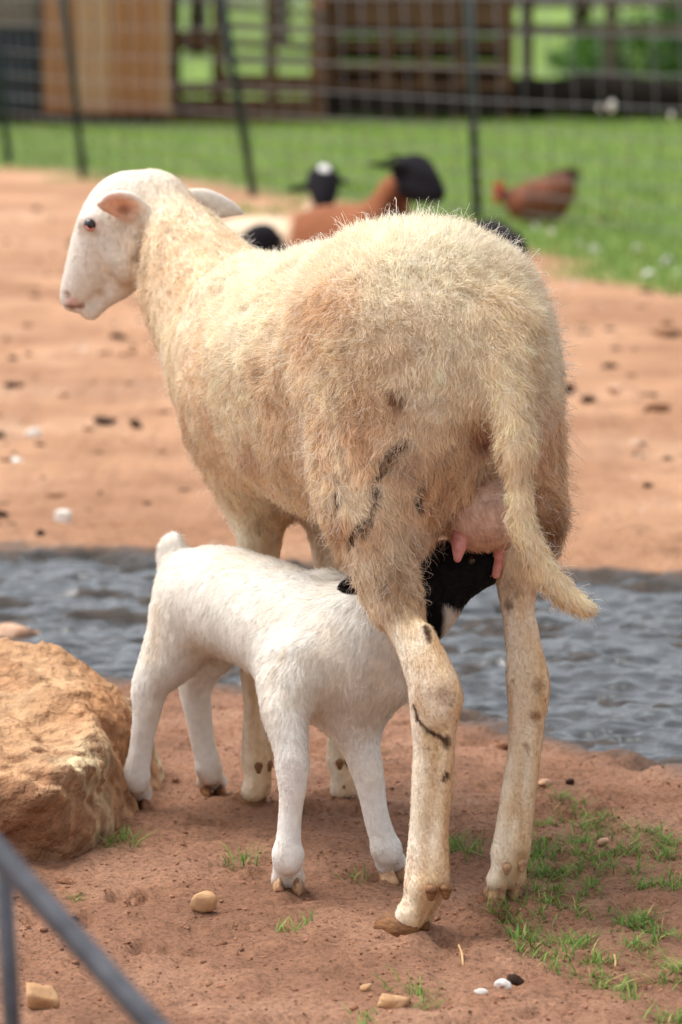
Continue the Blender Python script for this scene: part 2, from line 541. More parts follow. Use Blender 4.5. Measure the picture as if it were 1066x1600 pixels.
def claws(owner, px, py, head, size, mat, spread=.5, dew=None, lift=0.0, splay=.12):
    """two hoof claws of one foot: toe direction `head`, centred at the ground pixel"""
    g = G(px, py); g[2] = ground_z(g[0], g[1]) + lift
    h = np.array([head[0], head[1], 0]); h /= np.linalg.norm(h); lft = np.array([-h[1], h[0], 0])
    for s in (-1, 1):
        n = 14; V = []
        hh = h * math.cos(splay * s) + lft * math.sin(splay * s); ll = np.array([-hh[1], hh[0], 0])
        for zi, (z, sc, sh) in enumerate(((-.004, .96, 0), (.10 * size, .97, -.01 * size), (.28 * size, .86, -.10 * size), (.48 * size, .66, -.24 * size), (.60 * size, .40, -.34 * size))):
            for k in range(n):
                a = 2 * math.pi * k / n
                u = math.cos(a); w = math.sin(a)
                L = size * (.44 + .30 * max(u, 0))            # teardrop, pointed at the toe
                W = size * .33 * (1 - .45 * max(u, 0) ** 2)
                inner = .55 if w * s < 0 else 1
                q = g + hh * (u * L * sc + sh) + ll * (w * W * sc * inner) + lft * s * size * .34 * spread * 1.3
                V.append([q[0], q[1], g[2] + z])
        V.append(np.mean(V[:n], 0)); V.append(np.mean(V[4 * n:5 * n], 0))
        Q = np.array([[i * n + k, i * n + (k + 1) % n, (i + 1) * n + (k + 1) % n, (i + 1) * n + k] for i in range(4) for k in range(n)])
        T = np.array([[5 * n, (k + 1) % n, k] for k in range(n)] + [[5 * n + 1, 4 * n + k, 4 * n + (k + 1) % n] for k in range(n)])
        put('hoof', make_mesh('hoof', np.array(V), [Q, T], True, None, mat), owner)
    if dew:
        for (dx, dy, dY) in dew:
            c = P(dx, dy, dY)
            r = size * .15
            V, Q = solidify([Chain('d', [[*c, r], [*(c + np.array([0, -.2 * r, -1.1 * r])), r * .55]], k=.004)], r / 5)
            put('dewclaw', make_mesh('dewclaw', V, Q, True, None, mat), owner)

def toes(px, py, head, size, top, r):
    """the two digits between fetlock and hoof claws"""
    g = G(px, py); h = np.array([head[0], head[1], 0]); h /= np.linalg.norm(h); lft = np.array([-h[1], h[0], 0]); out = []
    for s in (-1, 1):
        e = g + lft * s * size * .25 - h * size * .16; e[2] = size * .36
        mid = (top + e) / 2 - h * size * .05
        c = Chain('leg', [[*(top + lft * s * r * .35), r * .92], [*mid, r * .90], [*e, size * .37]], k=.005); out.append(c)
    return out

E = []
# trunk
E += [Chain('trunk', [pt(690, 595, 3.60, .110), pt(658, 565, 3.68, .126), pt(590, 585, 3.80, .142), pt(520, 590, 3.90, .145), pt(462, 606, 4.00, .122), pt(430, 606, 4.07, .098)], k=.05, m=4)]
E += [Ell('trunk', P(650, 495, 3.66), (.112, .13, .078), [-BL, BF, [0, 0, 1]], .06)]
E += [Ell('trunk', P(585, 660, 3.80), (.130, .16, .105), [-BL, BF, [0, 0, 1]], .06)]
# shoulder and chest
E += [Ell('trunk', P(395, 590, 4.03), (.07, .09, .14), [-BL, BF, [0, 0, 1]], .06)]
E += [Ell('trunk', P(500, 610, 4.06), (.07, .09, .14), [-BL, BF, [0, 0, 1]], .06)]
# neck
E += [Chain('neck', [pt(422, 580, 4.06, .100), pt(358, 508, 4.13, .088), pt(302, 430, 4.19, .070), pt(266, 368, 4.23, .053), pt(246, 332, 4.25, .046)], k=.05)]
# head
E += [Chain('face', [pt(236, 322, 4.25, .044), pt(195, 330, 4.245, .046), pt(166, 363, 4.245, .039), pt(143, 408, 4.25, .0305), pt(126, 446, 4.255, .0240), pt(118, 464, 4.258, .0190)], k=.012, flat=((.3, .95, 0), .82))]
E += [Chain('face', [pt(150, 372, 4.222, .006), pt(172, 402, 4.222, .007), pt(196, 428, 4.222, .008)], k=.014)]      # cheek ridge
E += [Chain('face', [pt(210, 385, 4.245, .033), pt(190, 432, 4.25, .0235), pt(162, 466, 4.255, .0130), pt(142, 485, 4.257, .0125)], k=.012, flat=((.3, .95, 0), .8))]
E += [Ell('face', P(200, 400, 4.232), (.022, .02, .032), None, .02)]
E += [Ell('face', P(142, 345, 4.222), (.015, .012, .011), None, .016)]      # brow
m_ = Chain('face', [pt(98, 486, 4.243, .0042), pt(122, 481, 4.241, .0036), pt(146, 470, 4.240, .0022)], k=.006); m_.sub = True   # mouth
n_ = Ell('face', P(104, 464, 4.244), (.005, .006, .004), None, .005); n_.sub = True
# ears
ear_n = np.array([-.18, -.88, -.42])
E += [Chain('ear', [pt(222, 338, 4.212, .011), pt(206, 324, 4.198, .0185), pt(182, 318, 4.188, .0175), pt(158, 320, 4.182, .006)], k=.008, flat=(ear_n, .40))]
es = Chain('ear', [pt(208, 328, 4.194, .0135), pt(186, 322, 4.186, .0135), pt(166, 321, 4.181, .005)], k=.005, flat=(ear_n, .45)); es.sub = True
es.pts[:, :3] += ear_n / np.linalg.norm(ear_n) * .0075
E += [Chain('ear', [pt(275, 318, 4.27, .014), pt(312, 317, 4.28, .0195), pt(345, 323, 4.285, .0150), pt(378, 331, 4.29, .005)], k=.01, flat=((.15, 1, .25), .35))]
# hind legs
E += [Chain('thigh', [pt(650, 570, 3.66, .092), pt(622, 690, 3.60, .090), pt(604, 770, 3.565, .068), pt(598, 830, 3.54, .045), pt(598, 880, 3.522, .030), pt(614, 940, 3.505, .022)], k=.05)]
E += [Chain('leg', [pt(606, 910, 3.515, .026), pt(642, 995, 3.48, .0200), pt(670, 1060, 3.455, .0228), pt(675, 1085, 3.452, .0240), pt(673, 1140, 3.45, .0190), pt(670, 1210, 3.447, .0165), pt(663, 1310, 3.441, .0160), pt(664, 1372, 3.435, .0205), pt(661, 1398, 3.43, .0180)], k=.02)]
E += [Chain('leg', [pt(700, 1095, 3.440, .0080), pt(697, 1160, 3.440, .0095), pt(693, 1240, 3.438, .0092), pt(686, 1320, 3.432, .0095), pt(684, 1372, 3.428, .0120)], k=.007)]
E += toes(640, 1450, (-.84, .50), .044, P(664, 1385, 3.432), .0175)
E += [Chain('leg', [pt(668, 985, 3.462, .005), pt(704, 1080, 3.436, .0085), pt(697, 1110, 3.438, .009)], k=.02)]
E += [Chain('thigh', [pt(756, 605, 3.70, .078), pt(788, 720, 3.68, .062), pt(820, 800, 3.655, .042), pt(822, 865, 3.63, .027)], k=.05)]
E += [Chain('leg', [pt(813, 840, 3.635, .037), pt(808, 900, 3.62, .0225), pt(813, 1000, 3.605, .0150), pt(820, 1065, 3.60, .0198), pt(820, 1100, 3.60, .0185), pt(816, 1160, 3.597, .0148), pt(803, 1250, 3.592, .0142), pt(797, 1322, 3.588, .0178), pt(795, 1345, 3.586, .0160)], k=.02)]
E += [Chain('leg', [pt(838, 1095, 3.588, .0070), pt(835, 1165, 3.586, .0085), pt(823, 1255, 3.582, .0085), pt(814, 1322, 3.578, .0105)], k=.007)]
E += toes(788, 1391, (-.35, .90), .036, P(798, 1335, 3.587), .0160)
E += [Chain('leg', [pt(826, 985, 3.60, .005), pt(845, 1064, 3.585, .0082), pt(838, 1100, 3.588, .008)], k=.018)]
# fore legs
E += [Chain('foreleg', [pt(415, 660, 4.03, .062), pt(405, 760, 4.03, .044), pt(405, 840, 4.025, .0265), pt(405, 950, 4.02, .021), pt(404, 1010, 4.015, .0225), pt(402, 1100, 4.012, .0165), pt(402, 1175, 4.01, .0190), pt(400, 1195, 4.008, .016)], k=.03)]
E += toes(392, 1251, (-.85, .30), .038, P(401, 1188, 4.008), .0155)
E += [Chain('foreleg', [pt(515, 660, 4.08, .062), pt(516, 760, 4.08, .044), pt(520, 850, 4.07, .0265), pt(526, 950, 4.05, .021), pt(530, 1010, 4.045, .0225), pt(534, 1100, 4.035, .0165), pt(536, 1175, 4.03, .0185), pt(537, 1195, 4.025, .016)], k=.03)]
E += toes(540, 1247, (-.25, .90), .034, P(537, 1188, 4.025), .0150)
# tail
E += [Chain('tail', [pt(770, 520, 3.56, .04), pt(788, 600, 3.512, .028), pt(802, 680, 3.482, .0205), pt(808, 760, 3.466, .0150), pt(818, 825, 3.458, .0128), pt(846, 884, 3.452, .0120), pt(884, 930, 3.449, .0110), pt(914, 950, 3.447, .0085)], k=.02)]
# cleft between the thighs
cl = Chain('thigh', [pt(752, 690, 3.50, .012), pt(746, 760, 3.49, .03)], k=.03); cl.sub = True
gv = Chain('neck', [pt(222, 365, 4.195, .006), pt(226, 400, 4.185, .010), pt(226, 440, 4.185, .008)], k=.016); gv.sub = True   # fold behind the jaw
E += [m_, n_, es, cl, gv]
EV, EQ = solidify(E, .0036, lambda p: fbm(p * 30, 2, 5) * .0015 + fbm(p * 15, 3, 6) * .0085 * sst(.36, .44, p[:, 2]) * sst(4.12, 3.95, p[:, 1]) * sst(.30, .22, p[:, 0]))
EN = vnormals(EV, EQ)
EW = tag_weights(E, EV, .010)

def blob(V, c, r, soft=1.0):
    """soft spot of radius r (scalar or xyz) about a point"""
    d = np.sqrt((((V - c) / r) ** 2).sum(1))
    return np.clip(1 - d, 0, 1) ** soft

cream = np.array(lin(233, 216, 188)); tan = np.array(lin(215, 176, 134)); white = np.array(lin(236, 226, 208))
palecream = np.array(lin(236, 225, 204)); legc = np.array(lin(222, 196, 156)); brown = np.array(lin(140, 98, 62)); dirt = np.array(lin(92, 66, 46))
pink = np.array(lin(214, 156, 128)); yel = np.array(lin(230, 212, 176))
def mixc(a, b, w): return a * (1 - w[:, None]) + b * w[:, None]

nz1 = fbm(EV * 9, 4, 101); nz2 = fbm(EV * 26, 4, 105); nz3 = fbm(EV * 80, 3, 109)
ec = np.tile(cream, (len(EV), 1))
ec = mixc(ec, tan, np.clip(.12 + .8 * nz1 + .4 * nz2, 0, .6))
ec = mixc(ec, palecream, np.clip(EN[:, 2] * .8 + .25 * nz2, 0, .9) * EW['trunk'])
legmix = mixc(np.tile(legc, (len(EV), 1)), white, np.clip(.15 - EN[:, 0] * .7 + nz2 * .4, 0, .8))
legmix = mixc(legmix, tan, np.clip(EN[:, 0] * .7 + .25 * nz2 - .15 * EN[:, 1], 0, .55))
lw = EW['leg'] + EW['foreleg']
stk = fbm(EV * [75, 75, 12], 3, 151); legmix = mixc(legmix, np.array(lin(188, 142, 96)), np.clip(stk * 1.1 - .05, 0, .5)); legmix = mixc(legmix, white, np.clip(-stk * .9 - .05, 0, .5))
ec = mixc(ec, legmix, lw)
ec = mixc(ec, tan, np.clip(EW['thigh'] * (.15 + nz2 * .8), 0, .45))
ec = mixc(ec, np.array(lin(230, 223, 212)), EW['face'] * .92 + EW['ear'] * .9)
ec = mixc(ec, yel, EW['tail'] * .55)
def surf(px, py, V, rad=.005, push=0.0):
    """point of a body's near surface seen at a photo pixel"""
    d0 = P(px, py, 3.3) - CAMP; d0 /= np.linalg.norm(d0)
    q = V - CAMP; al = q @ d0; ra = np.linalg.norm(q - al[:, None] * d0, axis=1)
    i = np.argmin(np.where(ra < rad, al, 9 + ra)); return V[i] + d0 * push
for (px, py, Y, r, w, c) in [
    (500, 500, 0, .060, .45, tan * [1, .93, .85]), (470, 560, 0, .06, .4, tan), (560, 600, 0, .07, .4, tan), (430, 640, 0, .05, .4, tan), (395, 575, 0, .03, .6, tan), (398, 580, 0, .012, .8, brown), (393, 560, 0, .008, .7, brown),
    (608, 626, 0, .011, .8, brown), (622, 630, 0, .010, .5, brown), (640, 735, 0, .020, .4, brown), (600, 720, 0, .012, .5, brown), (600, 890, 0, .03, .5, brown), (632, 930, 0, .03, .7, brown), (655, 860, 0, .022, .5, brown), (560, 900, 0, .02, .4, brown),
    (695, 820, 0, .022, .6, brown), (860, 820, 0, .045, .85, brown), (850, 785, 0, .03, .6, tan), (862, 845, 0, .03, .8, brown),
    (700, 1085, 0, .014, .6, brown), (645, 1105, 0, .016, .5, tan), (845, 1078, 0, .010, .9, brown), (838, 1125, 0, .008, .8, brown), (795, 920, 0, .014, .7, brown), (788, 945, 0, .008, .8, dirt),
    (815, 1168, 0, .004, .7, brown), (755, 690, 0, .018, .8, np.array(lin(190, 130, 100))), (757, 702, 0, .010, 1, np.array(lin(130, 80, 62))), (765, 745, 0, .020, .7, np.array(lin(135, 110, 95))),
    (212, 395, 0, .020, .5, np.array(lin(180, 155, 125))), (183, 357, 0, .010, .4, np.array(lin(180, 155, 125))), (214, 425, 0, .02, .5, np.array(lin(165, 140, 115))), (205, 440, 0, .018, .35, np.array(lin(200, 170, 130))),
    (157, 462, 0, .008, .6, np.array(lin(190, 150, 110))), (113, 478, 0, .009, .6, np.array(lin(215, 165, 150))), (103, 474, 0, .008, .8, np.array(lin(200, 145, 132))), (122, 482, 0, .0055, .9, np.array(lin(140, 95, 85))), (110, 484, 0, .0055, .9, np.array(lin(140, 95, 85))), (103, 463, 0, .005, .8, np.array(lin(150, 100, 92))),
    (141, 353, 0, .0125, .9, np.array(lin(222, 190, 180))), (146, 366, 0, .006, .5, np.array(lin(170, 135, 112))), (172, 425, 0, .018, .3, np.array(lin(196, 172, 142))), (196, 450, 0, .014, .45, np.array(lin(190, 160, 126))), (130, 430, 0, .012, .25, np.array(lin(206, 186, 166)))]:  # the beige cheek spots put shading into the face colour
    wgt = np.clip(blob(EV, surf(px, py, EV), r, .6) * w * (1 + .8 * nz2 + .4 * nz3), 0, 1)
    ec = mixc(ec, c, wgt)
# pink inside of the near ear, dark at its root
en = ear_n / np.linalg.norm(ear_n)
inn = np.clip((EN @ en) * 1.6 - .35, 0, 1) * EW['ear'] * blob(EV, P(184, 323, 4.186), .030, .35)
ec = mixc(ec, pink, np.clip(inn * 1.1, 0, .9)); ec = mixc(ec, np.array(lin(110, 55, 40)), np.clip(blob(EV, P(193, 322, 4.198), .013, .6) * 1.1, 0, 1) * np.clip(inn * 2, 0, 1))
# muddy scratches across the hind leg and dirty partings of the fleece, as short paths
def path_mask(V, pts, r):
    c = Chain('x', [np.array([*surf(q[0], q[1], EV), r]) for q in pts], k=.001, m=3)
    return np.clip(1 - np.maximum(c.d(V), 0) / (r * .8), 0, 1) * (c.d(V) < r)
ec = mixc(ec, np.array(lin(150, 108, 96)), path_mask(EV, [(102, 483, 0), (114, 483, 0), (126, 481, 0), (132, 479, 0)], .0013) * .75)
for pts, r in (([(645, 1120, 3.43), (668, 1145, 3.425), (690, 1160, 3.43), (703, 1170, 3.432)], .0016), ([(695, 1225, 3.42), (703, 1215, 3.425)], .0013), ([(640, 1105, 3.43), (648, 1128, 3.43)], .0012), ([(700, 1160, 3.428), (702, 1168, 3.43)], .0028), ([(662, 975, 3.5), (670, 990, 3.5)], .0022), ([(672, 982, 3.5), (668, 995, 3.5)], .0016)):
    ec = mixc(ec, dirt * .8, path_mask(EV, pts, r) * (nz3 > -.5))
specks = np.clip(fbm(EV * 130, 2, 140) * 3.2 - 1.9, 0, 1) * lw
ec = mixc(ec, dirt, np.clip(specks, 0, .8))
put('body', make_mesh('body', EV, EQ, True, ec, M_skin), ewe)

# fleece: length, lay and colour over the body
hgt = EV[:, 2]
fl = EW['trunk'] * .0135 + EW['thigh'] * .0165 + EW['neck'] * .0088 + EW['tail'] * .0125 + EW['leg'] * .0036 + EW['foreleg'] * .003 + EW['face'] * .0030 + EW['ear'] * .002
fwdpos = (EV - P(700, 570, 3.60)) @ BF                                   # 0 at the rump, grows to the shoulder
fl *= np.where(EW['trunk'] > .3, np.interp(fwdpos, [-.2, .12, .35, .5], [1.15, 1.0, .7, .66]), 1)
fl *= 1 + .5 * np.clip(EN[:, 2], 0, 1) * EW['trunk'] * np.clip(1 - fwdpos * 2.5, 0, 1)
upleg = np.clip((hgt - .30) / .08, 0, 1) * EW['leg']
fl += upleg * .007
fore_up = np.clip((hgt - .28) / .1, 0, 1) * EW['foreleg']; fl += fore_up * .012
comb = np.tile(np.array([0, 0, -1.0]), (len(EV), 1)) + (-BF) * .45
comb = comb + (EW['trunk'] * np.clip(EN[:, 2], 0, 1))[:, None] * (-BF) * .8
tdir = np.stack([np.interp(hgt, [.30, .34, .38, .45], [.95, .9, .45, .1]), np.zeros(len(EV)), -np.interp(hgt, [.30, .34, .38, .45], [.3, .5, .9, 1])], 1)
comb = comb * (1 - EW['tail'][:, None]) + tdir * EW['tail'][:, None]
fd = P(119, 464, 4.258) - P(236, 322, 4.25); fd /= np.linalg.norm(fd)
comb = comb * (1 - EW['face'][:, None]) + fd * EW['face'][:, None]
lift = .30 + .30 * np.clip(EN[:, 2], 0, 1) * EW['trunk'] + .12 * EW['trunk'] - .08 * EW['neck'] - .12 * lw - .15 * EW['face'] - .02 * EW['thigh']
fc = ec.copy()
# long coat
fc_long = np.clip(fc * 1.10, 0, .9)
Ll = np.where(fl > .0085, fl, 0)
part = np.zeros(len(EV))
for pts in ([(560, 835, 3.47), (575, 790, 3.468), (582, 750, 3.47)], [(540, 850, 3.478), (556, 815, 3.47)], [(588, 745, 3.47), (605, 715, 3.475), (630, 690, 3.48)], [(520, 790, 3.50), (521, 770, 3.50)], [(655, 790, 3.475), (665, 760, 3.475)]):
    # depth of these partings follows the body surface under them
    Pn = [[*surf(px, py, EV), .0026] for (px, py, Y) in pts]
    c = Chain('x', Pn, k=.001, m=3); part = np.maximum(part, np.clip(1 - c.d(EV) / .0035, 0, 1))
Ll = Ll * (1 - .5 * part); fc_long = mixc(fc_long, dirt * .7, part * .95)
clm = .40 + .40 * EW['thigh'] + .15 * upleg
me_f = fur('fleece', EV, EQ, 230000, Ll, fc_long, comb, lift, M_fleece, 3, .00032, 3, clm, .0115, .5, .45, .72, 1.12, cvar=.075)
put('fleece', me_f, ewe)
me_w = fur('flyaway_wool', EV, EQ, 26000, Ll * 1.55 * (1 - part), np.clip(fc_long * .6 + .36, 0, .93), comb, lift + .12, M_fleece, 13, .00021, 4, .2, .02, 1.2, 1.1, .7, 1.1)
put('flyaway_wool', me_w, ewe)
Ls = np.where(fl <= .0085, np.maximum(fl, .0022), 0)
me_s = fur('short_hair', EV, EQ, 90000, Ls, np.clip(ec * 1.03, 0, 1), comb, np.full(len(EV), .12), M_fleece, 23, .00022, 2, .12, .008, .1, .2, .93, 1.03, cvar=.05, wander=.5)
put('short_hair', me_s, ewe)
# eye
def ico(c, r, sub=3, sq=(1, 1, 1)):
    import bmesh
    bm = bmesh.new(); bmesh.ops.create_icosphere(bm, subdivisions=sub, radius=1)
    V = np.array([v.co[:] for v in bm.verts]) * np.array(sq) * r + c
    T = np.array([[v.index for v in f.verts] for f in bm.faces]); bm.free()
    return V, T
es_ = surf(141, 351, EV); eyeY = es_[1] + .003
V, T = ico(P(141, 351, eyeY), .0080); put('eye', make_mesh('eye', V, T, True, None, M_eye), ewe)
V, T = tube([P(133, 353, eyeY - .007), P(138, 359, eyeY - .0085), P(144, 360, eyeY - .0085), P(148, 356, eyeY - .007)], [.0012, .0018, .0018, .001]); put('eyelid', make_mesh('eyelid', V, T, True, None, M_lid), ewe)
# udder with teats
UD = [Ell('u', P(752, 775, 3.60), (.042, .055, .052), None, .02), Ell('u', P(735, 800, 3.588), (.030, .04, .032), None, .02), Ell('u', P(770, 800, 3.60), (.028, .04, .034), None, .02)]
UV, UQ = solidify(UD, .004, lambda p: fbm(p * 40, 2, 9) * .0015)
uc = np.tile(np.array(lin(222, 192, 172)), (len(UV), 1)); uc = mixc(uc, np.array(lin(215, 150, 135)), sst(.36, .31, UV[:, 2])); uc = mixc(uc, np.array(lin(165, 135, 115)), np.clip(fbm(UV * 30, 3, 77), 0, .6))
ud = put('udder', make_mesh('udder', UV, UQ, True, uc, M_skin), ewe)
put('udder_hair', fur('udder_hair', UV, UQ, 7000, np.where(UV[:, 2] > .318, .009, .004), uc * 1.05, np.tile(np.array([.3, 0, -1.]), (len(UV), 1)), np.full(len(UV), .2), M_fleece, 31, .0003, 2, .4, .008), ud)
for pts in ([pt(722, 828, 3.568, .0110), pt(718, 850, 3.555, .0085), pt(715, 873, 3.548, .0042)], [pt(778, 835, 3.60, .009), pt(781, 868, 3.602, .0060), pt(775, 898, 3.600, .0045)]):
    V, Q = solidify([Chain('t', pts, k=.003)], .0016); put('teat', make_mesh('teat', V, Q, True, None, M_teat), ud)
claws(ewe, 637, 1451, (-.84, .50), .045, M_hoof, .55, [(674, 1391, 3.412), (697, 1389, 3.416)])
claws(ewe, 788, 1391, (-.35, .90), .036, M_hoofw, .55, [(792, 1355, 3.567), (816, 1350, 3.572)])
claws(ewe, 392, 1251, (-.85, .30), .038, M_hoof, .5, [(404, 1197, 3.991), (420, 1194, 4.0)])
claws(ewe, 540, 1247, (-.25, .90), .034, M_hoof, .5, [(531, 1192, 4.008), (545, 1190, 4.01)])

# ------------------------------------------------------------------ lamb
lamb = empty('lamb', G(420, 1330))
tag(lamb, 'small white lamb with black head, suckling under the cream ewe', 'lamb')
Lp = []
Lp += [Chain('body', [pt(322, 932, 3.985, .056), pt(348, 938, 3.94, .062), pt(410, 960, 3.86, .063), pt(475, 992, 3.77, .067), pt(530, 1020, 3.70, .066), pt(570, 1034, 3.66, .058)], k=.03)]
Lp += [Ell('body', P(490, 1055, 3.72), (.052, .055, .045), None, .04)]
Lp += [Chain('neck', [pt(550, 1010, 3.68, .066), pt(590, 985, 3.655, .056), pt(635, 960, 3.64, .044), pt(660, 940, 3.635, .038)], k=.03)]
Lp += [Chain('head', [pt(655, 915, 3.635, .036), pt(690, 895, 3.63, .034), pt(730, 882, 3.625, .0255), pt(765, 878, 3.622, .0185), pt(782, 880, 3.62, .0135)], k=.012)]
Lp += [Chain('jaw', [pt(672, 950, 3.635, .024), pt(705, 925, 3.63, .018), pt(745, 903, 3.626, .013), pt(776, 893, 3.622, .009)], k=.012)]
Lp += [Chain('ear', [pt(610, 915, 3.60, .012), pt(580, 910, 3.57, .017), pt(552, 917, 3.565, .014), pt(538, 921, 3.57, .006)], k=.008, flat=((.2, .5, 1), .4))]
Lp += [Chain('body', [pt(560, 930, 3.73, .010), pt(525, 902, 3.76, .014), pt(500, 898, 3.78, .008)], k=.01, flat=((.2, .3, 1), .5))]
# legs
Lp += [Chain('leg', [pt(310, 950, 3.965, .052), pt(272, 1018, 3.955, .036), pt(238, 1066, 3.95, .0225), pt(230, 1110, 3.953, .0178), pt(222, 1160, 3.957, .0138), pt(214, 1203, 3.96, .0148), pt(213, 1222, 3.962, .0138)], k=.025)]
Lp += toes(213, 1256, (-.05, -1), .030, P(213, 1212, 3.961), .0130)
Lp += [Chain('leg', [pt(345, 975, 4.02, .045), pt(308, 1055, 4.03, .023), pt(309, 1108, 4.035, .0168), pt(317, 1158, 4.038, .0138), pt(326, 1193, 4.04, .0148), pt(329, 1210, 4.042, .0138)], k=.025)]
Lp += toes(333, 1237, (.25, -.9), .030, P(327, 1200, 4.041), .0130)
Lp += [Chain('leg', [pt(462, 1050, 3.645, .042), pt(447, 1110, 3.61, .026), pt(455, 1170, 3.59, .0180), pt(457, 1196, 3.586, .0178), pt(456, 1250, 3.583, .0130), pt(452, 1295, 3.581, .0130), pt(450, 1325, 3.58, .0148), pt(450, 1347, 3.578, .0145)], k=.025)]
Lp += toes(450, 1391, (.05, -1), .030, P(450, 1335, 3.579), .0140)
Lp += [Chain('leg', [pt(545, 1090, 3.675, .042), pt(562, 1160, 3.665, .022), pt(575, 1210, 3.66, .0172), pt(585, 1260, 3.657, .0138), pt(594, 1295, 3.656, .0138), pt(602, 1320, 3.655, .0150), pt(606, 1334, 3.653, .0142)], k=.025)]
Lp += toes(616, 1366, (.55, -.75), .030, P(603, 1325, 3.654), .0140)
Lp += [Chain('tail', [pt(292, 905, 4.0, .027), pt(275, 878, 4.015, .020), pt(270, 856, 4.02, .015), pt(272, 846, 4.02, .010)], k=.012)]
LV, LQ = solidify(Lp, .0036, lambda p: fbm(p * 35, 2, 15) * .0015)
LN = vnormals(LV, LQ); LW = tag_weights(Lp, LV, .006)
lz = fbm(LV * 25, 4, 201)
wht = np.array(lin(236, 232, 224)); blk = np.array((.006, .006, .007))
lc = mixc(np.tile(wht, (len(LV), 1)), np.array(lin(236, 222, 198)), np.clip(.05 + lz * .6, 0, .4))
lc = mixc(lc, np.array(lin(200, 165, 115)), blob(LV, P(377, 1058, 3.84), .016, .8) * .8)
l1 = (LV - P(700, 942, 3.63)) @ np.array([.40, 0, .917])          # jaw line from throat to mouth
l2 = P(694, 960, 3.63)[0] - LV[:, 0]                               # cheek behind the jaw corner
l3 = (LV - P(650, 985, 3.63)) @ np.array([.65, 0, .76])             # edge of the white neck
l4 = LV[:, 0] - P(640, 930, 3.63)[0]
bk = np.clip((LW['head'] + LW['jaw'] + LW['neck']) * 1.2, 0, 1) * np.maximum(sst(-.002, .003, l1 + lz * .003), sst(-.003, .004, l2 + lz * .003)) * sst(-.003, .004, l3 + lz * .004) * sst(-.004, .004, l4)
lc = mixc(lc, blk, bk)
lc = mixc(lc, blk, LW['ear'] * sst(.02, .008, LV[:, 0] - P(560, 915, 3.565)[0]))
lc = mixc(lc, np.array(lin(215, 150, 140)), blob(LV, P(786, 890, 3.615), .012, .5) * .8)
lstk = fbm(LV * [60, 60, 14], 3, 251); lc = mixc(lc, np.array(lin(214, 194, 166)), np.clip(lstk * .9 - .12, 0, .35) * LW['leg'])
foot = sst(.05, .0, LV[:, 2]) * np.clip(.3 + lz, 0, .6); lc = mixc(lc, np.array(lin(175, 135, 105)), foot * LW['leg'])
put('body', make_mesh('body', LV, LQ, True, lc, M_skin), lamb)
ll = LW['body'] * .0105 + LW['neck'] * .0125 + LW['leg'] * (.0024 + .0075 * sst(.11, .2, LV[:, 2])) + LW['head'] * .004 + LW['jaw'] * .005 + LW['ear'] * .006 + LW['tail'] * .011
lf_ = np.array([.33, -.94, 0])
lcomb = np.tile(np.array([-.3, .45, -1.0]), (len(LV), 1))
hd = P(782, 880, 3.62) - P(655, 915, 3.635); hd /= np.linalg.norm(hd)
lcomb = lcomb * (1 - LW['head'][:, None]) - hd * LW['head'][:, None]
lcomb = lcomb * (1 - LW['ear'][:, None]) + np.array([-1, 0, -.2]) * LW['ear'][:, None]
put('coat', fur('coat', LV, LQ, 140000, ll, np.clip(lc * 1.05, 0, .95), lcomb, np.full(len(LV), .10), M_fleece, 41, .00022, 2, .10, .010, .12, .2, .95, 1.02, cvar=.035, wander=.4), lamb)
V, T = ico(surf(742, 872, LV) + [0, .003, 0], .0055); put('eye', make_mesh('eye', V, T, True, None, M_eye), lamb)
claws(lamb, 450, 1391, (.05, -1), .030, M_hoofw, .6)
claws(lamb, 616, 1366, (.55, -.75), .030, M_hoofw, .5)
claws(lamb, 213, 1256, (-.05, -1), .030, M_hoof, .6)
claws(lamb, 333, 1237, (.25, -.9), .030, M_hoof, .5)

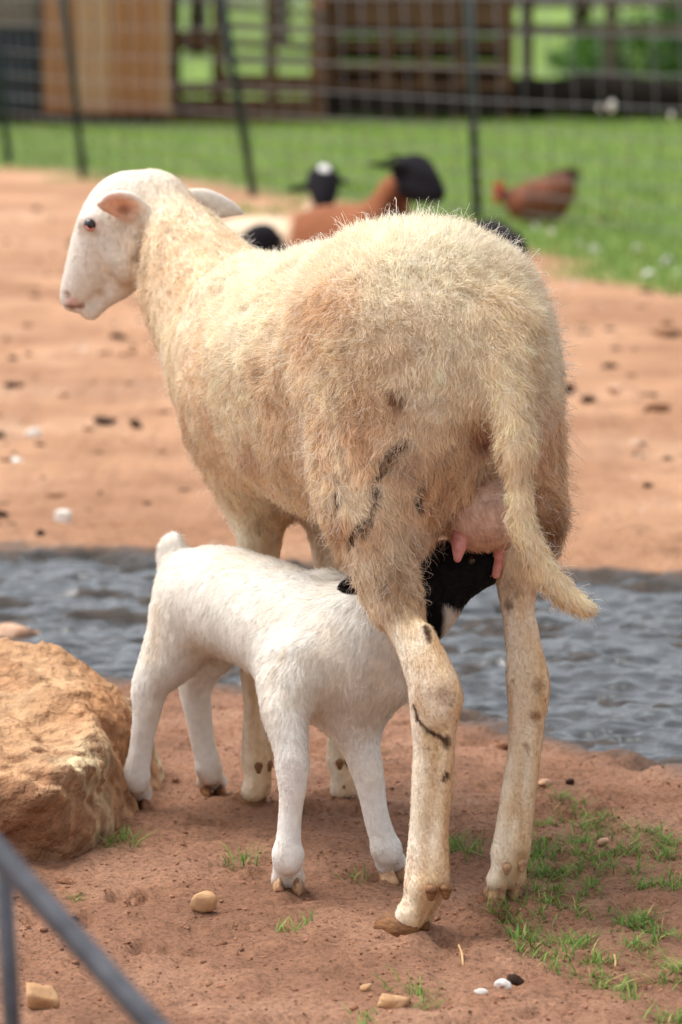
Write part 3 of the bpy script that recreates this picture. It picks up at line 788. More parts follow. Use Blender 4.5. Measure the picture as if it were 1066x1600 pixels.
# ------------------------------------------------------------------ ground sheet
def ground_material():
    m, n, l, b = nodemat('red_soil')
    tc = n.new('ShaderNodeTexCoord')
    def noise(sc, det=6, rough=.6):
        t = n.new('ShaderNodeTexNoise'); t.inputs['Scale'].default_value = sc; t.inputs['Detail'].default_value = det; t.inputs['Roughness'].default_value = rough
        l.new(tc.outputs['Object'], t.inputs['Vector']); return t.outputs['Fac']
    def ramp(src, stops):
        r = n.new('ShaderNodeValToRGB'); e = r.color_ramp.elements
        e[0].position = stops[0][0]; e[0].color = (*stops[0][1], 1); e[1].position = stops[-1][0]; e[1].color = (*stops[-1][1], 1)
        for p, c in stops[1:-1]: x = e.new(p); x.color = (*c, 1)
        l.new(src, r.inputs[0]); return r.outputs[0]
    def mix(f, a, c, mode='MIX'):
        x = n.new('ShaderNodeMix'); x.data_type = 'RGBA'; x.blend_type = mode
        if isinstance(f, float): x.inputs[0].default_value = f
        else: l.new(f, x.inputs[0])
        for s, i in ((a, 6), (c, 7)):
            if isinstance(s, tuple): x.inputs[i].default_value = (*s, 1)
            else: l.new(s, x.inputs[i])
        return x.outputs[2]
    def attr(nm):
        a = n.new('ShaderNodeAttribute'); a.attribute_name = nm; return a.outputs['Fac']
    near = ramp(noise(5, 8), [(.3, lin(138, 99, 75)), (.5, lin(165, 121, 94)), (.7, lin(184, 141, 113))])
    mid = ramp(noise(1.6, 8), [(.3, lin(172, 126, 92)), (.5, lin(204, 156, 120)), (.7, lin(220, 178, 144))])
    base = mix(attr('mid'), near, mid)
    grain = ramp(noise(150, 6, .9), [(.38, (.22, .19, .17)), (.50, (.95, .95, .95)), (.66, (1.45, 1.4, 1.36))])
    base = mix(.75, base, grain, 'MULTIPLY')
    spots = ramp(noise(6, 8, .75), [(.54, (0, 0, 0)), (.66, (1, 1, 1))])
    sp = n.new('ShaderNodeMath'); sp.operation = 'MULTIPLY'; sp.inputs[1].default_value = .45; l.new(spots, sp.inputs[0])
    base = mix(sp.outputs[0], base, lin(105, 72, 54))
    band = ramp(noise(1.1, 8, .65), [(.44, (0, 0, 0)), (.58, (1, 1, 1))])
    bm_ = n.new('ShaderNodeMath'); bm_.operation = 'MULTIPLY'; l.new(band, bm_.inputs[0]); l.new(attr('mid'), bm_.inputs[1])
    bm2 = n.new('ShaderNodeMath'); bm2.operation = 'MULTIPLY'; bm2.inputs[1].default_value = .5; l.new(bm_.outputs[0], bm2.inputs[0])
    base = mix(bm2.outputs[0], base, lin(146, 102, 74))
    grass = ramp(noise(3, 8), [(.3, lin(88, 108, 44)), (.5, lin(106, 132, 54)), (.7, lin(128, 150, 76))])
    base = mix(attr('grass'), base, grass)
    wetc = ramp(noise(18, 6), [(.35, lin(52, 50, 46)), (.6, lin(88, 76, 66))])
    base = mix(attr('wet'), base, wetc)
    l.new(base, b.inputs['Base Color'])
    mr = n.new('ShaderNodeMapRange'); mr.inputs[3].default_value = .95; mr.inputs[4].default_value = .32; l.new(attr('wet'), mr.inputs[0]); l.new(mr.outputs[0], b.inputs['Roughness'])
    b.inputs['Specular IOR Level'].default_value = .25
    bp = n.new('ShaderNodeBump'); bp.inputs['Strength'].default_value = .7; bp.inputs['Distance'].default_value = .018
    l.new(noise(75, 9, .8), bp.inputs['Height']); l.new(bp.outputs[0], b.inputs['Normal'])
    return m

yy = np.concatenate([np.linspace(-6, 2.6, 20, endpoint=False), np.linspace(2.6, 6.2, 430, endpoint=False), np.linspace(6.2, 20, 130, endpoint=False), 20 * (60 ** np.linspace(0, 1, 60))])
xx = np.concatenate([-np.geomspace(1.1, 600, 60)[::-1], np.linspace(-1.1, 1.1, 330)[1:-1], np.geomspace(1.1, 600, 60)])
gx, gy = np.meshgrid(xx, yy)
gx, gy = gx.ravel(), gy.ravel()
gz, gwet, ggrass = ground_fields(gx, gy)
nxn, nyn = len(xx), len(yy)
I = np.arange(nxn * nyn).reshape(nyn, nxn)
GQ = np.stack([I[:-1, :-1].ravel(), I[:-1, 1:].ravel(), I[1:, 1:].ravel(), I[1:, :-1].ravel()], 1)
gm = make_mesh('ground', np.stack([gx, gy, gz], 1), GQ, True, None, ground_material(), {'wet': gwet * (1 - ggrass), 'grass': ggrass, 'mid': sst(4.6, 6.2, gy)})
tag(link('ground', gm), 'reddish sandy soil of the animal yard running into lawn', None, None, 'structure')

# shallow rippling water
def water_material():
    m, n, l, b = nodemat('muddy_water')
    b.inputs['Base Color'].default_value = (*lin(44, 46, 44), 1); b.inputs['Roughness'].default_value = .05
    b.inputs['Specular IOR Level'].default_value = 1.0
    b.inputs['IOR'].default_value = 1.4
    b.inputs['Transmission Weight'].default_value = .25
    tc = n.new('ShaderNodeTexCoord'); t = n.new('ShaderNodeTexNoise'); t.inputs['Scale'].default_value = 34; t.inputs['Detail'].default_value = 5; t.inputs['Roughness'].default_value = .6
    l.new(tc.outputs['Object'], t.inputs['Vector'])
    bp = n.new('ShaderNodeBump'); bp.inputs['Strength'].default_value = 1.0; bp.inputs['Distance'].default_value = .005
    l.new(t.outputs['Fac'], bp.inputs['Height']); l.new(bp.outputs[0], b.inputs['Normal'])
    return m
wx = np.concatenate([-np.geomspace(1.2, 7, 30)[::-1], np.linspace(-1.2, 1.2, 330)[1:-1], np.geomspace(1.2, 7, 30)]); wy = np.linspace(3.5, 6.3, 420)
ax_, ay_ = np.meshgrid(wx, wy); ax_, ay_ = ax_.ravel(), ay_.ravel()
wz = -.016 + fbm2(ax_ * 5, ay_ * 11, 4, 81, .6) * .014 + fbm2(ax_ * 24, ay_ * 44, 2, 85) * .011
I = np.arange(len(wx) * len(wy)).reshape(len(wy), len(wx))
WQ = np.stack([I[:-1, :-1].ravel(), I[:-1, 1:].ravel(), I[1:, 1:].ravel(), I[1:, :-1].ravel()], 1)
ws = np.minimum(ay_ - near_edge(ax_), far_edge(ax_) - ay_) > -.13
WQ = WQ[ws[WQ].all(1)]
wk = np.unique(WQ); wi = np.full(len(ws), -1); wi[wk] = np.arange(len(wk)); WQ = wi[WQ]; ax_, ay_, wz = ax_[wk], ay_[wk], wz[wk]
tag(link('water', make_mesh('water', np.stack([ax_, ay_, wz], 1), WQ, True, None, water_material())), 'shallow grey rippling water running across the soil behind the lamb', None, None, 'structure')

# ------------------------------------------------------------------ boulder and stones
class Planes(Prim):
    def __init__(s, planes, lo, hi, k):
        super().__init__('rock', .001); s.pl = [(np.array(n, float) / np.linalg.norm(n), np.array(p, float)) for n, p in planes]
        s.lo = np.array(lo, float); s.hi = np.array(hi, float); s.kk = k
    def d(s, p):
        r = None
        for n, q in s.pl:
            v = (p - q) @ n
            r = v if r is None else -smin(-r, -v, s.kk)
        return r

def rock_noise(p):
    strata = np.sin((p[:, 2] * 95 + p[:, 0] * 16 + p[:, 1] * 10 + 2.5 * fbm(p * 9, 3, 303)))
    rid = 1 - np.abs(fbm(p * 9, 4, 308)) * 2.2
    return fbm(p * 5, 4, 300) * .020 + fbm(p * 16, 4, 304, .55) * .012 + strata * .0022 + np.clip(rid, 0, 1) * .010 + fbm(p * 45, 4, 306, .6) * .0085 - .006 * np.clip(1 - np.abs(fbm(p * 6 + 3, 3, 311)) * 22, 0, 1)

BV, BQ = solidify([Planes([((.06, -.20, 1), (-.45, 3.93, .150)), ((1, -.10, .16), (-.246, 3.95, .05)), ((.8, -.6, -.10), (-.272, 3.76, .05)),
                           ((.05, -1, -.42), (-.45, 3.665, .112)), ((0, 1, .45), (-.45, 4.16, .12)), ((-1, 0, .2), (-.88, 3.9, 0)), ((0, 0, -1), (0, 0, -.06)),
                           ((.02, -.34, .94), (-.4, 3.74, .124)), ((.75, .05, .62), (-.272, 3.98, .128)), ((.40, .75, .6), (-.32, 4.15, .14))],
                          (-.95, 3.5, -.07), (-.2, 4.3, .28), .030)], .0050, rock_noise)
bz = fbm(BV * 12, 5, 320); bz2 = fbm(BV * 4, 3, 322)
bc = mixc(np.tile(np.array(lin(168, 126, 92)), (len(BV), 1)), np.array(lin(190, 154, 118)), np.clip(.4 + bz * 1.6, 0, 1))
bc = mixc(bc, np.array(lin(176, 122, 80)), np.clip(bz2 * 1.6 + bz * .6, 0, .55))
bc = mixc(bc, np.array(lin(214, 196, 158)), np.clip(fbm(BV * 7, 4, 325) * 2.4 - .6, 0, .8))
bc = mixc(bc, np.array(lin(120, 78, 52)), np.clip(fbm(BV * 30, 3, 329) * 2.5 - 1.1, 0, .7))
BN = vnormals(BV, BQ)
under_shade = sst(.25, .6, -BN[:, 1] + .1 * BN[:, 0]) * sst(.125, .10, BV[:, 2]); bc = mixc(bc, np.array(lin(128, 90, 66)), np.clip(under_shade * (.75 + .5 * bz), 0, .9))   # shade of the undercut face put into the colour as brown
M_rock = colmat('sandstone', .92, .12, bump=1.0, bscale=60, var=.35, vscale=45, bdist=.016)
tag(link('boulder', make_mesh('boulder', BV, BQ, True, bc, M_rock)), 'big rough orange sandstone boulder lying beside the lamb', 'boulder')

M_stone = {'tan': plain('tan_stone', lin(202, 164, 124), lin(170, 124, 84), .85, 40, .2, bump=.6, bscale=90),
           'pink': plain('pinkish_stone', lin(214, 178, 150), lin(176, 130, 100), .85, 30, .2, bump=.6, bscale=90),
           'white': plain('white_stone', lin(235, 230, 222), lin(205, 196, 184), .8, 50, .2, bump=.4, bscale=90),
           'dark': plain('dark_clod', lin(86, 64, 52), lin(52, 38, 32), .95, 40, .1, bump=.8, bscale=120),
           'brown': plain('brown_clod', lin(140, 98, 72), lin(105, 72, 54), .95, 40, .1, bump=.8, bscale=120)}
_s = [0]
def stone(name, px, py, w, h, mat, label, cat, depth=.8, flat=False, group=None, z=None):
    """stone whose foot is seen at (px,py); w,h in photo pixels"""
    g = G(px, py); m = np.linalg.norm(g - CAMP) / F
    zz = ground_z(g[0], g[1]) if z is None else z
    r = np.random.default_rng(500 + _s[0]); _s[0] += 1
    V, T = ico(np.zeros(3), 1.0, 3)
    nn = r.normal(size=(8, 3)); nn /= np.linalg.norm(nn, axis=1, keepdims=True); hh = r.uniform(.28, .75, 8)
    dn = V @ nn.T; rad = np.where(dn > .05, hh / np.maximum(dn, .05), 9)
    rad = -np.log(np.exp(-rad * 40).sum(1)) / 40
    V = V * np.minimum(rad, 1.1)[:, None]
    V += V * (fbm(V * 2.5 + _s[0], 3, _s[0]) * .10 + fbm(V * 7 + _s[0], 3, _s[0]) * .09)[:, None]
    V /= np.abs(V).max(0)
    V = V * np.array([w * m / 2, w * m / 2 * depth, h * m * .62])
    o = link(name, make_mesh(name, V, T, not flat, None, M_stone[mat]), None, (g[0], g[1] + w * m * depth * .25, zz + h * m * .26))
    o.rotation_euler = (0, 0, 0)
    return tag(o, label, cat, group)

stone('rock', 22, 985, 86, 52, 'pink', 'pale pinkish rock sitting at the water behind the boulder', 'rock')
stone('rock', 12, 1022, 70, 30, 'pink', 'flat pinkish rock between the water rock and the boulder', 'rock')
stone('stone', 322, 1424, 52, 40, 'tan', 'angular orange sandstone chip on the soil below the lamb', 'stone', .5, True)
stone('stone', 68, 1576, 54, 48, 'tan', 'pale tan sandstone lump behind the grey gate brace', 'stone', .8, True)
stone('stone', 100, 1371, 34, 12, 'brown', 'thin brown stone on the soil in front of the boulder', 'stone')
stone('stone', 606, 1572, 78, 24, 'tan', 'flat pale slab of stone next to a small weed', 'stone', .5, True)
stone('stone', 572, 1543, 22, 16, 'tan', 'small tan pebble just behind the flat pale slab', 'pebble')
stone('stone', 752, 1558, 24, 10, 'white', 'small white oblong chip lying near the white pebble', 'stone', .5)
stone('stone', 786, 1546, 28, 15, 'white', 'small rounded white pebble beside the dark clod', 'pebble')
stone('clod', 806, 1527, 30, 24, 'dark', 'dark brown clod of dried dung beside the white pebble', 'clod')
stone('stone', 945, 1322, 24, 16, 'pink', 'pinkish pebble lying among the grass tufts', 'pebble')
stone('clod', 787, 1168, 36, 16, 'brown', 'brown clod at the water edge behind the right hind leg', 'clod')
stone('stone', 848, 1224, 30, 12, 'pink', 'pale pebble on wet soil beside the dark muddy clod', 'pebble')
stone('clod', 889, 1226, 18, 14, 'dark', 'dark muddy clod on the wet soil by the pale pebble', 'clod')
stone('clod', 754, 1402, 20, 14, 'brown', 'reddish soil clod touching the right hind hoof', 'clod')
stone('clod', 162, 664, 44, 13, 'dark', 'dark dung lump on orange soil, the wider of two', 'clod')
stone('clod', 214, 668, 28, 16, 'dark', 'dark dung lump on orange soil, the narrower of two', 'clod')
stone('stone', 54, 682, 32, 18, 'white', 'grey white stone on orange soil by the dung lumps', 'stone')
stone('stone', 95, 820, 34, 34, 'white', 'white lump standing on soil just beyond the water', 'stone')
stone('stone', 68, 880, 24, 16, 'white', 'white stone at the far edge of the water', 'stone')
stone('stone', 26, 722, 24, 12, 'white', 'pale stone on orange soil left of the dung lumps', 'stone')
stone('stone', 98, 620, 26, 14, 'pink', 'pale pink stone on orange soil behind the dung lumps', 'stone')
stone('clod', 185, 530, 34, 12, 'dark', 'dark dung lump lying on soil below the ewe head', 'clod')
stone('stone', 958, 618, 26, 16, 'pink', 'pale stone on orange soil right of the ewe rump', 'stone')
stone('clod', 925, 634, 36, 11, 'dark', 'dark dung lump on soil right of the ewe rump', 'clod')
for i, (px, py, w) in enumerate([(930, 392, 26), (1040, 418, 24), (1016, 432, 24), (996, 392, 16), (1062, 430, 18), (905, 385, 14), (838, 362, 16), (862, 372, 14), (650, 352, 14)]):
    stone('white_stone', px, py, w, w * .8, 'white', 'small white stone in the grass strip by the wire fence', 'stone', group='white stones in the grass')

# soil crumbs on the near ground
def crumbs():
    r = np.random.default_rng(77); n = 12000
    y = r.uniform(2.75, 4.9, n); x = r.uniform(-1, 1, n) * (.15 * y + .15)
    z, wet, _ = ground_fields(x, y)
    k = wet < .35; x, y, z = x[k], y[k], z[k]; n = len(x)
    V0, T0 = ico(np.zeros(3), 1, 1)
    s = .0011 * np.exp(r.normal(0, .45, n))
    V = V0[None] * (s[:, None, None] * np.stack([r.uniform(.7, 1.4, n), r.uniform(.7, 1.4, n), r.uniform(.5, .9, n)], 1)[:, None]) * (1 + .25 * r.normal(size=(n, len(V0), 1)))
    V += np.stack([x, y, z + s * .25], 1)[:, None]
    T = (np.arange(n)[:, None, None] * len(V0) + T0[None]).reshape(-1, 3)
    c = np.array(lin(146, 104, 80))[None] * np.exp(r.normal(-.05, .22, (n, 1)))
    return make_mesh('soil_crumbs', V.reshape(-1, 3), T, False, np.repeat(np.clip(c, 0, 1), len(V0), 0), colmat('crumb_soil', .95, .1))
def litter():
    r = np.random.default_rng(78); n = 700
    y = r.uniform(5.9, 16, n); x = r.uniform(-1, 1, n) * (.12 * y + .4)
    z, wet, g = ground_fields(x, y); k = (wet < .5) & (r.random(n) > g * .8); x, y, z = x[k], y[k], z[k]; n = len(x)
    V0, T0 = ico(np.zeros(3), 1, 1); s = .008 * np.exp(r.normal(0, .5, n))
    V = V0[None] * (s[:, None, None] * np.stack([r.uniform(.8, 2.0, n), r.uniform(.8, 1.6, n), r.uniform(.4, .8, n)], 1)[:, None]) * (1 + .22 * r.normal(size=(n, len(V0), 1))) + np.stack([x, y, z + s * .2], 1)[:, None]
    pal = np.array([lin(70, 52, 42), lin(90, 66, 52), lin(120, 84, 60), lin(190, 160, 135), lin(215, 205, 195)]); c = pal[r.choice(5, n, p=[.28, .25, .22, .17, .08])]
    return make_mesh('litter', V.reshape(-1, 3), (np.arange(n)[:, None, None] * len(V0) + T0[None]).reshape(-1, 3), False, np.repeat(c, len(V0), 0), colmat('dung_and_gravel', .95, .1))
tag(link('litter', litter()), 'scattered dung pellets and gravel on the orange soil beyond the water', 'litter', None, 'stuff')
tag(link('soil_crumbs', crumbs()), 'loose crumbs of reddish soil strewn over the yard', 'soil', None, 'stuff')

# ------------------------------------------------------------------ grass
M_grass = colmat('grass_blade', .6, .25, trans=.35)
def blades(name, x, y, z, h, lean, width, seed, c1=lin(92, 140, 40), c2=lin(150, 190, 84), segs=3, curve=.8):
    r = np.random.default_rng(seed); n = len(x)
    a = r.uniform(0, 2 * math.pi, n); dr = np.stack([np.cos(a), np.sin(a), 0 * a], 1); sd = np.stack([-np.sin(a), np.cos(a), 0 * a], 1)
    le = lean * r.uniform(.3, 1.5, n)
    m = 2 * segs + 1; V = np.zeros((n, m, 3)); C = np.zeros((n, m, 3))
    mixw = r.random((n, 1)); col = np.array(c1) * (1 - mixw) + np.array(c2) * mixw
    dry = r.random(n) < .06; col[dry] = lin(190, 170, 110)
    p0 = np.stack([x, y, z - .002], 1)
    for j in range(segs + 1):
        t = j / segs
        q = p0 + dr * (h * le * t ** 1.6)[:, None] + np.array([0, 0, 1.0]) * (h * (t - .35 * curve * t * t * np.minimum(le, 1)))[:, None]
        w = (width * (1 - t ** 2) * (.75 + .5 * t))[:, None] * sd
        if j < segs: V[:, 2 * j] = q - w; V[:, 2 * j + 1] = q + w; C[:, 2 * j] = C[:, 2 * j + 1] = col * (.8 + .3 * t)
        else: V[:, 2 * j] = q; C[:, 2 * j] = col
    f = []
    for j in range(segs - 1): f += [[2 * j, 2 * j + 1, 2 * j + 3], [2 * j, 2 * j + 3, 2 * j + 2]]
    f.append([2 * segs - 2, 2 * segs - 1, 2 * segs])
    T = (np.arange(n)[:, None, None] * m + np.array(f)[None]).reshape(-1, 3)
    return make_mesh(name, V.reshape(-1, 3), T, True, np.clip(C, 0, 1).reshape(-1, 3), M_grass)

_t = [0]
def tuft(px, py, n, rad, h, label, group=None):
    r = np.random.default_rng(900 + _t[0]); _t[0] += 1
    g = G(px, py)
    x = r.normal(0, rad, n); y = r.normal(0, rad * 1.5, n)
    # blades grow from a few crowns
    cx, cy = np.clip(r.normal(0, rad, 6), -1.4 * rad, 1.4 * rad), np.clip(r.normal(0, rad * 1.7, 6), -2.4 * rad, 2.4 * rad); ci = r.integers(0, 6, n)
    x = x * .5 + cx[ci]; y = y * .5 + cy[ci]
    z = ground_fields(g[0] + x, g[1] + y)[0]
    me = blades('grass_tuft', x, y, z, h * r.uniform(.35, 1.2, n), 1.25, .0008 * r.uniform(.6, 1.6, n), 40 + _t[0], lin(82, 116, 46), lin(142, 170, 82))
    tag(link('grass_tuft', me, None, (g[0], g[1], 0)), label, 'grass', group)
PG = 'grass tufts beside the ewe'
PL = 'low green grass tuft on soil right of the ewe hind legs'
for (px, py, k) in [(901, 1260, 1), (853, 1278, .8), (989, 1292, 1), (906, 1306, 1), (980, 1324, 1.1), (845, 1318, 1), (860, 1345, 1.2), (884, 1354, 1), (838, 1368, 1.1), (1006, 1372, 1.1), (1060, 1378, 1),
                    (901, 1388, .8), (897, 1422, .6), (823, 1428, 1), (985, 1428, 1.2), (995, 1442, 1), (805, 1452, .8), (838, 1468, .9), (858, 1490, .8), (915, 1476, 1), (922, 1498, 1), (1019, 1492, 1), (1050, 1520, .9),
                    (1041, 1458, .6), (950, 1540, .9), (1036, 1582, 1.2), (1060, 1322, 1), (783, 1410, .7), (935, 1280, .9), (870, 1320, 1), (915, 1330, .9), (950, 1350, .6), (1030, 1340, .7), (825, 1395, .9), (865, 1400, .7)]:
    zone = 'low grass tuft on damp soil towards the water, right of the ewe' if py < 1330 else ('low grass tuft around the right hind hoof of the ewe' if px < 880 and py < 1440 else ('low grass tuft on soil right of the pinkish pebble' if py < 1440 else 'low grass tuft on open soil beside the dark clod and straw'))
    tuft(px, py, int(95 * k), .0150 * k, .018 * (.7 + .3 * k), zone, PG + zone[14:34])
tuft(728, 1328, 70, .014, .022, 'green grass tuft showing between the ewe hind legs')
tuft(703, 1318, 45, .010, .022, 'grass tuft against the left hind cannon of the ewe')
tuft(640, 1538, 42, .012, .022, 'small bright weed tuft behind the flat pale slab')
tuft(664, 1568, 22, .010, .016, 'thin weed tuft right beside the flat pale slab')
tuft(456, 1440, 40, .011, .018, 'dull green tuft below the lamb front hoof')
tuft(374, 1345, 34, .010, .024, 'dull green tuft on soil under the lamb belly')
tuft(186, 1318, 40, .010, .026, 'green tuft growing at the foot of the boulder')
tuft(557, 1372, 22, .008, .016, 'tiny tuft between the lamb front hooves')
tuft(576, 1596, 26, .012, .014, 'low weed in front of the flat pale slab')
tuft(121, 1400, 14, .006, .014, 'tiny tuft on soil before the boulder and its thin stone')
M_straw = plain('dry_straw', lin(214, 180, 130), lin(180, 140, 95), .8, 60)
for (a, b, lb) in (((717, 1478), (724, 1500), 'short dry straw lying below the left hind hoof'), ((960, 1502), (961, 1514), 'short dry straw lying by the grass tufts')):
    A, B = G(*a), G(*b)
    A[2] = ground_z(A[0], A[1]) + .008; B[2] = ground_z(B[0], B[1]) + .001
    V, T = tube([A, (A + B) / 2 + [.001, 0, .002], B], [.0011, .0012, .0009], 6)
    tag(link('straw', make_mesh('straw', V, T, True, None, M_straw)), lb, 'straw')

def lawn():
    r = np.random.default_rng(55); n = 60000
    y = 10.5 + 21 * r.random(n) ** 1.3; x = r.uniform(-1, 1, n) * (.115 * y + .7)
    z, _, g = ground_fields(x, y)
    k = r.random(n) < g; x, y, z = x[k], y[k], z[k]; n = len(x)
    return blades('lawn_grass', x, y, z, r.uniform(.02, .07, n), .8, .004 * r.uniform(.6, 1.4, n), 57, lin(92, 122, 46), lin(140, 164, 84), 2)
tag(link('lawn_grass', lawn()), 'short green lawn grass beyond and below the wire fence', 'grass', None, 'stuff')

# ------------------------------------------------------------------ gate frame close to the camera
M_galv = plain('galvanised_steel', lin(104, 105, 110), lin(80, 81, 86), .6, 60, .4, .5, .15, 80)
gate = empty('gate_frame', (-.20, 2.08, 0))
tag(gate, 'grey galvanised tube gate frame with diagonal brace in front of the boulder', 'gate')
a, b = P(-40, 1290, 2.06), P(250, 1614, 1.98)
dv = b - a
for nm, pts, r in (('brace', [a - dv * .9, a, b, b + dv * ((b[2] - .045) / -dv[2])], .0078), ('stile', [P(4, 1345, 2.08), P(19, 1600, 2.08), P(21, 1640, 2.08) * [1, 1, 0]], .0058)):
    V, T = tube(pts, r, 14); put(nm, make_mesh(nm, V, T, True, None, M_galv), gate)
e = b + dv * ((b[2] - .045) / -dv[2])
V, T = tube([[-.9, 2.09, .045], [-.25, 2.095, .045], e], .007, 12); put('rail', make_mesh('rail', V, T, True, None, M_galv), gate)

# ------------------------------------------------------------------ wire fence behind the resting sheep
M_post = plain('green_post_paint', lin(40, 58, 52), lin(28, 40, 38), .6, 30, .3)
M_wire = plain('fence_wire', lin(132, 132, 132), lin(104, 104, 106), .55, 40, .4, .3)
fA, fB, fC, fD = (G(746, 345), G(396, 306), G(131, 279), G(15, 258))
fE = fA + (fA - fB); fH = fE + (fA - fB)
fence = empty('wire_fence', fA)
tag(fence, 'wire mesh fence on leaning dark green posts behind the resting sheep', 'fence')
fpts = [fH, fE, fA, fB, fC, fD, fD + (fD - fC)]
for p, lx, ly in ((fH, .02, 0), (fE, .03, .02), (fA, -.045, .0), (fB, -.155, .02), (fC, -.10, .0), (fD, -.12, .0), (fpts[-1], -.06, 0)):
    t = p + np.array([lx * 1.35, ly, 1.35]); b0 = p - np.array([lx * .1, 0, .1])
    V1, Q1 = tube([b0, t], .021, 4); V2, Q2 = tube([b0 + [0, .025, 0], t + [0, .025, 0]], .011, 4)
    n1 = len(V1)
    put('post', make_mesh('post', np.vstack([V1, V2]), [np.concatenate([Q1[0], Q2[0] + n1]), np.concatenate([Q1[1], Q2[1] + n1])], False, None, M_post), fence)
ylean = -.05
for hgt_ in (.05, .13, .21, .30, .40, .52, .65, .80, .95, 1.1):
    pts = [p + np.array([0, 0, hgt_ + .006 * math.sin(3 * i + hgt_ * 20)]) + np.array([-.05 * hgt_ * (i > 1), -.03, 0]) for i, p in enumerate(fpts)]
    V, T = tube(pts, .0028, 5); put('wire', make_mesh('wire', V, T, True, None, M_wire), fence)
seg = np.array(fpts); dl = np.concatenate([[0], np.cumsum(np.linalg.norm(np.diff(seg, axis=0), axis=1))])
stay = None
for i, s_ in enumerate(np.arange(.1, dl[-1], .2)):
    p = np.array([np.interp(s_, dl, seg[:, k]) for k in range(3)])
    if stay is None:
        V, T = tube([[0, -.035, .04], [-.03, -.035, .6], [-.055, -.035, 1.1]], .0025, 5); stay = make_mesh('stay', V, T, True, None, M_wire)
    o = link('stay', stay, fence); o.location = Vector(p) - fence.location
for i, (px, py, w) in enumerate(((955, 166, .026), (936, 168, .015), (1048, 180, .015))):
    # white blobs added in place of reflections off the mesh: found on the fence line
    s_ = ((px - 533) / F); dA = fE - fA
    k = (s_ * fA[1] - fA[0]) / (dA[0] - s_ * dA[1]); q = P(px, py, fA[1] + k * dA[1]); q[1] -= .035
    V, T = ico(np.zeros(3), 1, 3); V = V * (1 + .35 * fbm(V * 3 + i, 3, i + 3))[:, None] * np.array([w * .6, w * .35, w])
    tag(link('glint_blob', make_mesh('glint_blob', V, T, True, None, M_stone['white']), None, q), ('large white blob on the wire mesh fence, standing for a glint', 'small white blob on the mesh beside a larger one, standing for a glint', 'small white blob alone on the mesh fence, standing for a glint')[i], 'glint')

# ------------------------------------------------------------------ resting sheep and hen
M_bgfur = colmat('resting_sheep_coat', .85, .12, bump=.5, bscale=120, var=.15, vscale=60)
def animal(name, label, cat, prims, colors, base, h=.008, eyes=(), mat=M_bgfur, spots=(), rough=.004):
    t = empty(name, (base[0], base[1], 0)); tag(t, label, cat)
    V, Q = solidify(prims, h, lambda p: fbm(p * 22, 3, 5) * rough)
    w = tag_weights(prims, V, .006)
    c = sum(w[k][:, None] * np.array(lin(*colors[k])) for k in w)
    c = c * (1 + .2 * fbm(V * 18, 3, 8))[:, None]
    for (p, r, cc) in spots: c = mixc(c, np.array(lin(*cc)), np.clip(blob(V, p, r, .5) * 1.5, 0, 1))
    put('body', make_mesh('body', V, Q, True, np.clip(c, 0, 1), mat), t)
    for e, r in eyes:
        ev, et = ico(e, r, 2); put('eye', make_mesh('eye', ev, et, True, None, M_eye), t)
    return t, V, Q, c
def leg_fold(x0, Y, z=.03):  # a folded foreleg tucked beside the chest
    return Chain('body', [[x0, Y, .10, .035], [x0 + .03, Y - .10, .05, .028], [x0 + .09, Y - .06, .03, .02]], k=.02)

BLK = (28, 26, 30)
bx = P(540, 400, 10.9)[0]
animal('resting_sheep', 'resting brown sheep with black head in profile behind the ewe back', 'sheep',
       [Chain('body', [pt(440, 420, 11.05, .125), pt(500, 398, 10.97, .148), pt(560, 395, 10.9, .150), pt(615, 400, 10.8, .120)], k=.04),
        Chain('body', [pt(596, 365, 10.82, .110), pt(606, 330, 10.80, .070), pt(616, 298, 10.78, .048)], k=.04),
        Chain('head', [pt(634, 268, 10.71, .044), pt(650, 264, 10.70, .047), pt(666, 276, 10.66, .039), pt(681, 295, 10.63, .028), pt(687, 303, 10.62, .022)], k=.015),
        Chain('head', [pt(640, 296, 10.68, .040), pt(662, 302, 10.65, .034), pt(681, 309, 10.62, .020)], k=.015),
        Chain('head', [pt(628, 260, 10.68, .018), pt(605, 258, 10.66, .024), pt(578, 257, 10.64, .009)], k=.01, flat=((.1, .4, 1), .4)),
        Chain('head', [pt(640, 248, 10.74, .014), pt(622, 246, 10.78, .016), pt(604, 250, 10.80, .007)], k=.01, flat=((.1, .4, 1), .4)),
        leg_fold(P(600, 400, 10.8)[0], 10.75), leg_fold(P(640, 400, 10.8)[0], 10.8)],
       {'body': (140, 88, 60), 'head': BLK}, (bx, 10.9), .008, [(P(664, 264, 10.655), .008)], spots=[(P(622, 330, 10.7), .07, (95, 55, 38)), (P(430, 380, 10.95), .10, (212, 186, 156))])
